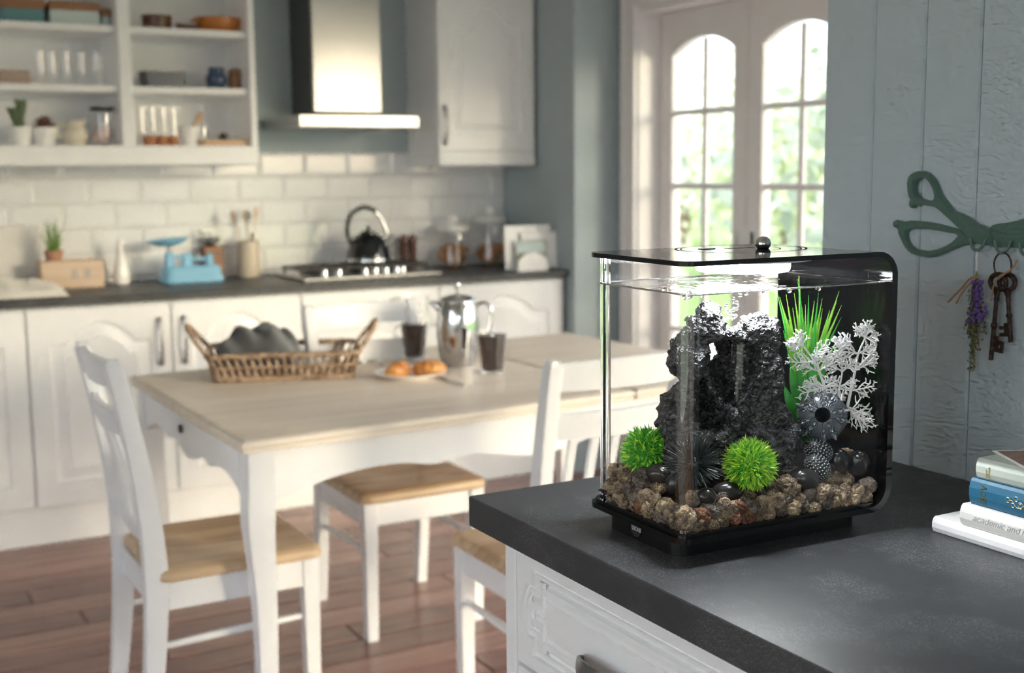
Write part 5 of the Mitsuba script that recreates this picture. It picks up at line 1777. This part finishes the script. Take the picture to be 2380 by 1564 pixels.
t1, M1 = book(1.153, 1.022, .185, .27, .9101, .0195, 'white_paper', 'thin plain white book at the bottom of the stack on the counter')
t2, M2 = book(1.153, .981, .165, .25, .9297, .0255, 'ivory_paper', 'ivory book with faint handwritten title, second from the bottom of the stack')
t3, M3 = book(1.160, .975, .155, .22, .9553, .0315, 'blue_cloth', 'blue cloth book with gold lettering in the stack on the counter')
t4, M4 = book(1.163, .969, .150, .22, .9869, .0245, 'sage', 'grey-green book with small gold title, topmost hardback in the stack', 1.5)
SPN = np.array([[0, 0, -1], [-1, 0, 0], [0, 1, 0.0]])            # text (x, y, z) -> on a spine facing -x, reading along -y


def spine_text(s, h, y, z, par, M, mat, italic=0.0, up=False, bold=False):
    m = meshkit.text_mesh(s, h, .0004, bold)
    if italic:
        v = np.array(m.vertices)
        v[:, 0] += italic * v[:, 1]
        m = trimesh.Trimesh(v, m.faces, process=False)
    if up:
        m = orient(m, trimesh.transformations.rotation_matrix(math.pi / 2, [0, 0, 1]))
    m = orient(m, SPN)
    put('lettering', move(m, -.0011, y, z), mat, par, M=M, label='lettering on the spine')


spine_text('BCV', .0075, -.024, .0065, t3, M3, 'gold', up=True)
# scroll ornament and further gold writing on the blue spine
orn = []
for k, (yy, zz, r) in enumerate(((-.055, .017, .0035), (-.062, .0125, .003), (-.066, .0205, .0032), (-.072, .014, .0042), (-.095, .013, .0035), (-.100, .0195, .003))):
    a = np.linspace(0, 5.2 + k, 26)
    q = r * (1 - .10 * a / 1.5)
    orn.append(tube(np.column_stack([np.full(26, -.0012), yy + q * np.cos(a), zz + q * np.sin(a)]), .00042, 5))
orn.append(tube(spline([(-.0012, -.052, .014), (-.0012, -.060, .018), (-.0012, -.068, .011), (-.0012, -.080, .0165)], 8), .0004, 5))
put('ornament', cat(orn), 'gold', t3, M=M3, label='gold scroll ornament')
spine_text('academic and music', .0072, -.018, .0095, t2, M2, 'ink', italic=.35)
spine_text('SHORT', .0022, -.0165, .0040, t4, M4, 'gold', up=True)
spine_text('STORIES', .0022, -.0200, .0040, t4, M4, 'gold', up=True)
t = thing('postcard_photo', 'brown photograph with a white border lying askew on the top book', 'photograph')
PM = T().translate([1.205, .982, 1.0118]).rotate([0, 0, 1], -28)
put('sheet', bx(0, .105, -.15, 0, 0, .0008), 'white_paper', t, M=PM)
put('print', bx(.004, .101, -.146, -.004, .0008, .0012), 'photo_brown', t, M=PM)

# ------------------------------------------------------------------ scissors-shaped key rack on the boarded wall (points are metres on the wall: y, z)
t = thing('scissors_key_rack', 'green cast iron wall rack shaped like open scissors on the blue boarded wall', 'key rack')
up_out = [(1.2936, 1.3223), (1.2917, 1.3346), (1.2807, 1.342), (1.2664, 1.3432), (1.2536, 1.3383), (1.2422, 1.3268), (1.2338, 1.3119), (1.2225, 1.3), (1.2098, 1.2883), (1.1954, 1.2845), (1.1804, 1.2784), (1.1677, 1.2718), (1.1561, 1.2687), (1.1459, 1.265), (1.1406, 1.2577), (1.1394, 1.2484), (1.1462, 1.2435), (1.162, 1.2439), (1.1768, 1.2503), (1.1944, 1.262), (1.2137, 1.2751), (1.2326, 1.2878), (1.2453, 1.2936), (1.2611, 1.2951), (1.2754, 1.2942), (1.2836, 1.2977), (1.2906, 1.3081)]
up_in = [(1.2791, 1.3236), (1.2754, 1.3304), (1.2676, 1.3334), (1.258, 1.331), (1.2497, 1.3226), (1.2438, 1.3117), (1.245, 1.3033), (1.2567, 1.3019), (1.2695, 1.3053), (1.2779, 1.3138)]
lo_out = [(1.3169, 1.2669), (1.3121, 1.2715), (1.3004, 1.27), (1.289, 1.2722), (1.268, 1.2716), (1.2403, 1.2694), (1.2171, 1.2654), (1.1965, 1.2607), (1.1791, 1.2526), (1.1665, 1.2472), (1.175, 1.2433), (1.1933, 1.2401), (1.2118, 1.2332), (1.2329, 1.2248), (1.2499, 1.2208), (1.2698, 1.2215), (1.287, 1.2255), (1.299, 1.235), (1.3078, 1.2484), (1.3133, 1.2595)]
lo_in = [(1.2947, 1.2514), (1.2917, 1.2572), (1.2796, 1.2601), (1.2517, 1.2605), (1.2244, 1.2579), (1.2037, 1.2551), (1.2065, 1.249), (1.2197, 1.24), (1.2387, 1.233), (1.2622, 1.23), (1.2808, 1.2327), (1.291, 1.241)]
blade = [(1.1476, 1.2695), (1.1199, 1.275), (1.0853, 1.2829), (1.048, 1.2899), (1.011, 1.2951), (.9744, 1.285), (1.0091, 1.272), (1.0459, 1.262), (1.0832, 1.2575), (1.1183, 1.257), (1.1462, 1.2555)]
blade2 = [(1.150, 1.262), (1.1183, 1.2600), (1.0832, 1.2590), (1.040, 1.2570), (.985, 1.2540), (.960, 1.248), (.985, 1.2440), (1.0459, 1.2420), (1.0832, 1.2415), (1.1183, 1.2420), (1.1462, 1.2425)]


def wall_plate(out, holes, x_back, th, b):
    p = Polygon(spline(out, 5, True))
    for h in holes:
        p = p.difference(Polygon(spline(h, 5, True)))
    m = orient(soft_extrude(p.buffer(0), th, b, 4), YZ)
    return move(orient(m, np.diag([-1, 1, 1.0])), x_back)


WX = PX - .0005
put('upper_handle', wall_plate(up_out, [up_in], WX - .003, .0085, .0035), 'green_paint', t, smooth=40)
put('lower_handle', wall_plate(lo_out, [lo_in], WX, .0080, .0035), 'green_paint', t, smooth=40)
put('blade', wall_plate(blade, [], WX, .0045, .002), 'green_paint', t, smooth=40)
put('blade', wall_plate(blade2, [], WX - .0035, .0050, .002), 'green_paint', t, smooth=40)
put('knob', move(trimesh.creation.icosphere(subdivisions=3, radius=.0065), WX - .006, 1.2835, 1.2965), 'green_paint', t, smooth=True)
put('knob', move(trimesh.creation.icosphere(subdivisions=3, radius=.006), WX - .005, 1.3145, 1.2665), 'green_paint', t, smooth=True)
for y in (1.158, 1.117, 1.0785, 1.038):
    z = {1.158: 1.2485, 1.117: 1.2470, 1.0785: 1.2465, 1.038: 1.246}[y]
    p = spline([(WX - .006, y - .010, z + .006), (WX - .012, y - .0085, z + .003), (WX - .014, y - .0065, z - .006), (WX - .016, y, z - .0125), (WX - .018, y + .0075, z - .009), (WX - .019, y + .0105, z + .002), (WX - .019, y + .0112, z + .004)], 6)
    put('hook', tube(p, .0021, 8), 'green_paint', t, smooth=True)

# lavender bunch on the first hook
g = np.random.default_rng(12)
t = thing('lavender_bunch', 'small dried bunch of purple lavender hanging from the first hook of the scissors rack', 'dried flowers')
lx, ly, lz = WX - .0165, 1.158, 1.2355
put('loop', tube([(lx, ly, lz + .001), (lx, ly + .001, lz - .010), (lx, ly, lz - .022), (lx, ly, lz - .030)], .0011, 6), 'white_paper', t, smooth=True)
ms, bl, br = [], [], []
for k in range(13):
    dy = g.uniform(-.016, .020)
    L = g.uniform(.075, .140)
    dx = g.uniform(-.008, .004)
    p = spline([(lx, ly, lz - .026), (lx + dx * .4, ly + dy * .35, lz - .026 - L * .4), (lx + dx, ly + dy * .9, lz - .026 - L)], 8)
    ms.append(tube(p, .0009, 5))
    for q in p[5:]:
        for j in range(4):
            d = g.normal(size=3) * .0022
            br.append(move(blob(0, (.0011, .0011, .0017), .1, 3, k), *(q + d)))
            d2 = g.normal(size=3)
            d2[2] = abs(d2[2]) * .3 - .6
            ms.append(tube([q, q + d2 * .0035], [.0006, .0002], 4))
put('stems', cat(ms), 'stem_green', t, smooth=True, kind='stuff')
put('seed_heads', cat(br), 'dry_brown', t, smooth=True, kind='stuff')
for k in range(46):
    q = np.array([lx - .007, ly - .010 + g.normal() * .0065, lz - .052 - g.uniform(-.012, .045)])
    bl.append(move(blob(1, (.0026, .0026, .0031), .25, 2.2, k), *q))
put('flowers', cat(bl), 'lavender', t, smooth=True, kind='stuff', label='purple flower heads')
put('ribbon', cat(tube(spline([(lx - .004, ly - .009, lz - .036), (lx - .006, ly + .004, lz - .037), (lx - .006, ly + .022, lz - .055), (lx - .006, ly + .042, lz - .074)], 6), .0013, 6),
                  tube(spline([(lx - .005, ly - .004, lz - .036), (lx - .007, ly + .012, lz - .052), (lx - .007, ly + .027, lz - .074)], 6), .0012, 6)), 'twine', t, smooth=True, label='brown twine tied around the stems')

# keys on the second hook
t = thing('key_ring', 'thin dark metal ring hanging from the second hook of the scissors rack', 'key ring')
kx_, ky_, kz_ = WX - .0165, 1.117, 1.2340
a = np.linspace(0, 2 * np.pi, 49)
put('ring', tube(np.column_stack([kx_ + .002 * np.sin(a), ky_ - .001 + .0155 * np.sin(a), kz_ - .0155 + .0001 + .0165 * np.cos(a)]), .0012, 8, False), 'rust', t, smooth=True)
put('twine', cat(tube(spline([(kx_ - .003, 1.0905, 1.2275), (kx_ - .006, 1.098, 1.213), (kx_ - .008, 1.113, 1.205), (kx_ - .008, 1.122, 1.192), (kx_ - .007, 1.127, 1.170)], 6), .0011, 6),
                 tube(spline([(kx_ - .004, 1.0945, 1.2180), (kx_ - .007, 1.106, 1.208), (kx_ - .007, 1.118, 1.199)], 6), .0011, 6)), 'twine', t, smooth=True, label='brown twine knotted on the ring')


def old_key(L, label, ang, dx, dy, bits):
    t = thing('old_key', label, 'key', 'two old keys on the ring')
    a = np.linspace(0, 2 * np.pi, 33)
    M = T().translate([kx_ + dx, ky_ + dy, kz_ - .0325]).rotate([1, 0, 0], ang)
    put('bow', tube(np.column_stack([0 * a, .0125 * np.sin(a), -.006 + .0105 * np.cos(a)]), .0034, 10, False), 'rust', t, smooth=True, M=M)
    prof = [(.0, -.015), (.005, -.016), (.0042, -.022), (.0030, -.026), (.0040, -.029), (.0028, -.032), (.0028, -L * .55), (.0042, -L * .56), (.0042, -L * .60), (.0030, -L * .61), (.0032, -L), (.0, -L)]
    put('shank', lathe(prof[::-1], 16), 'rust', t, smooth=40, M=M)
    put('bit', cat([cb(-.0014, .0014, -y1, -y0, -L + z0, -L + z1, .0004) for y0, y1, z0, z1 in bits]), 'rust', t, M=M)


old_key(.112, 'longer rusty key with a big square bit hanging from the ring', 3.5, -.002, .003, ((.002, .018, .012, .018), (.002, .018, .022, .028), (.002, .010, .012, .034), (.013, .018, .012, .028)))
old_key(.086, 'shorter rusty key behind the longer one on the same ring', -7, .0035, -.006, ((-.017, -.002, .008, .013), (-.017, -.002, .017, .022), (-.009, -.002, .008, .026)))
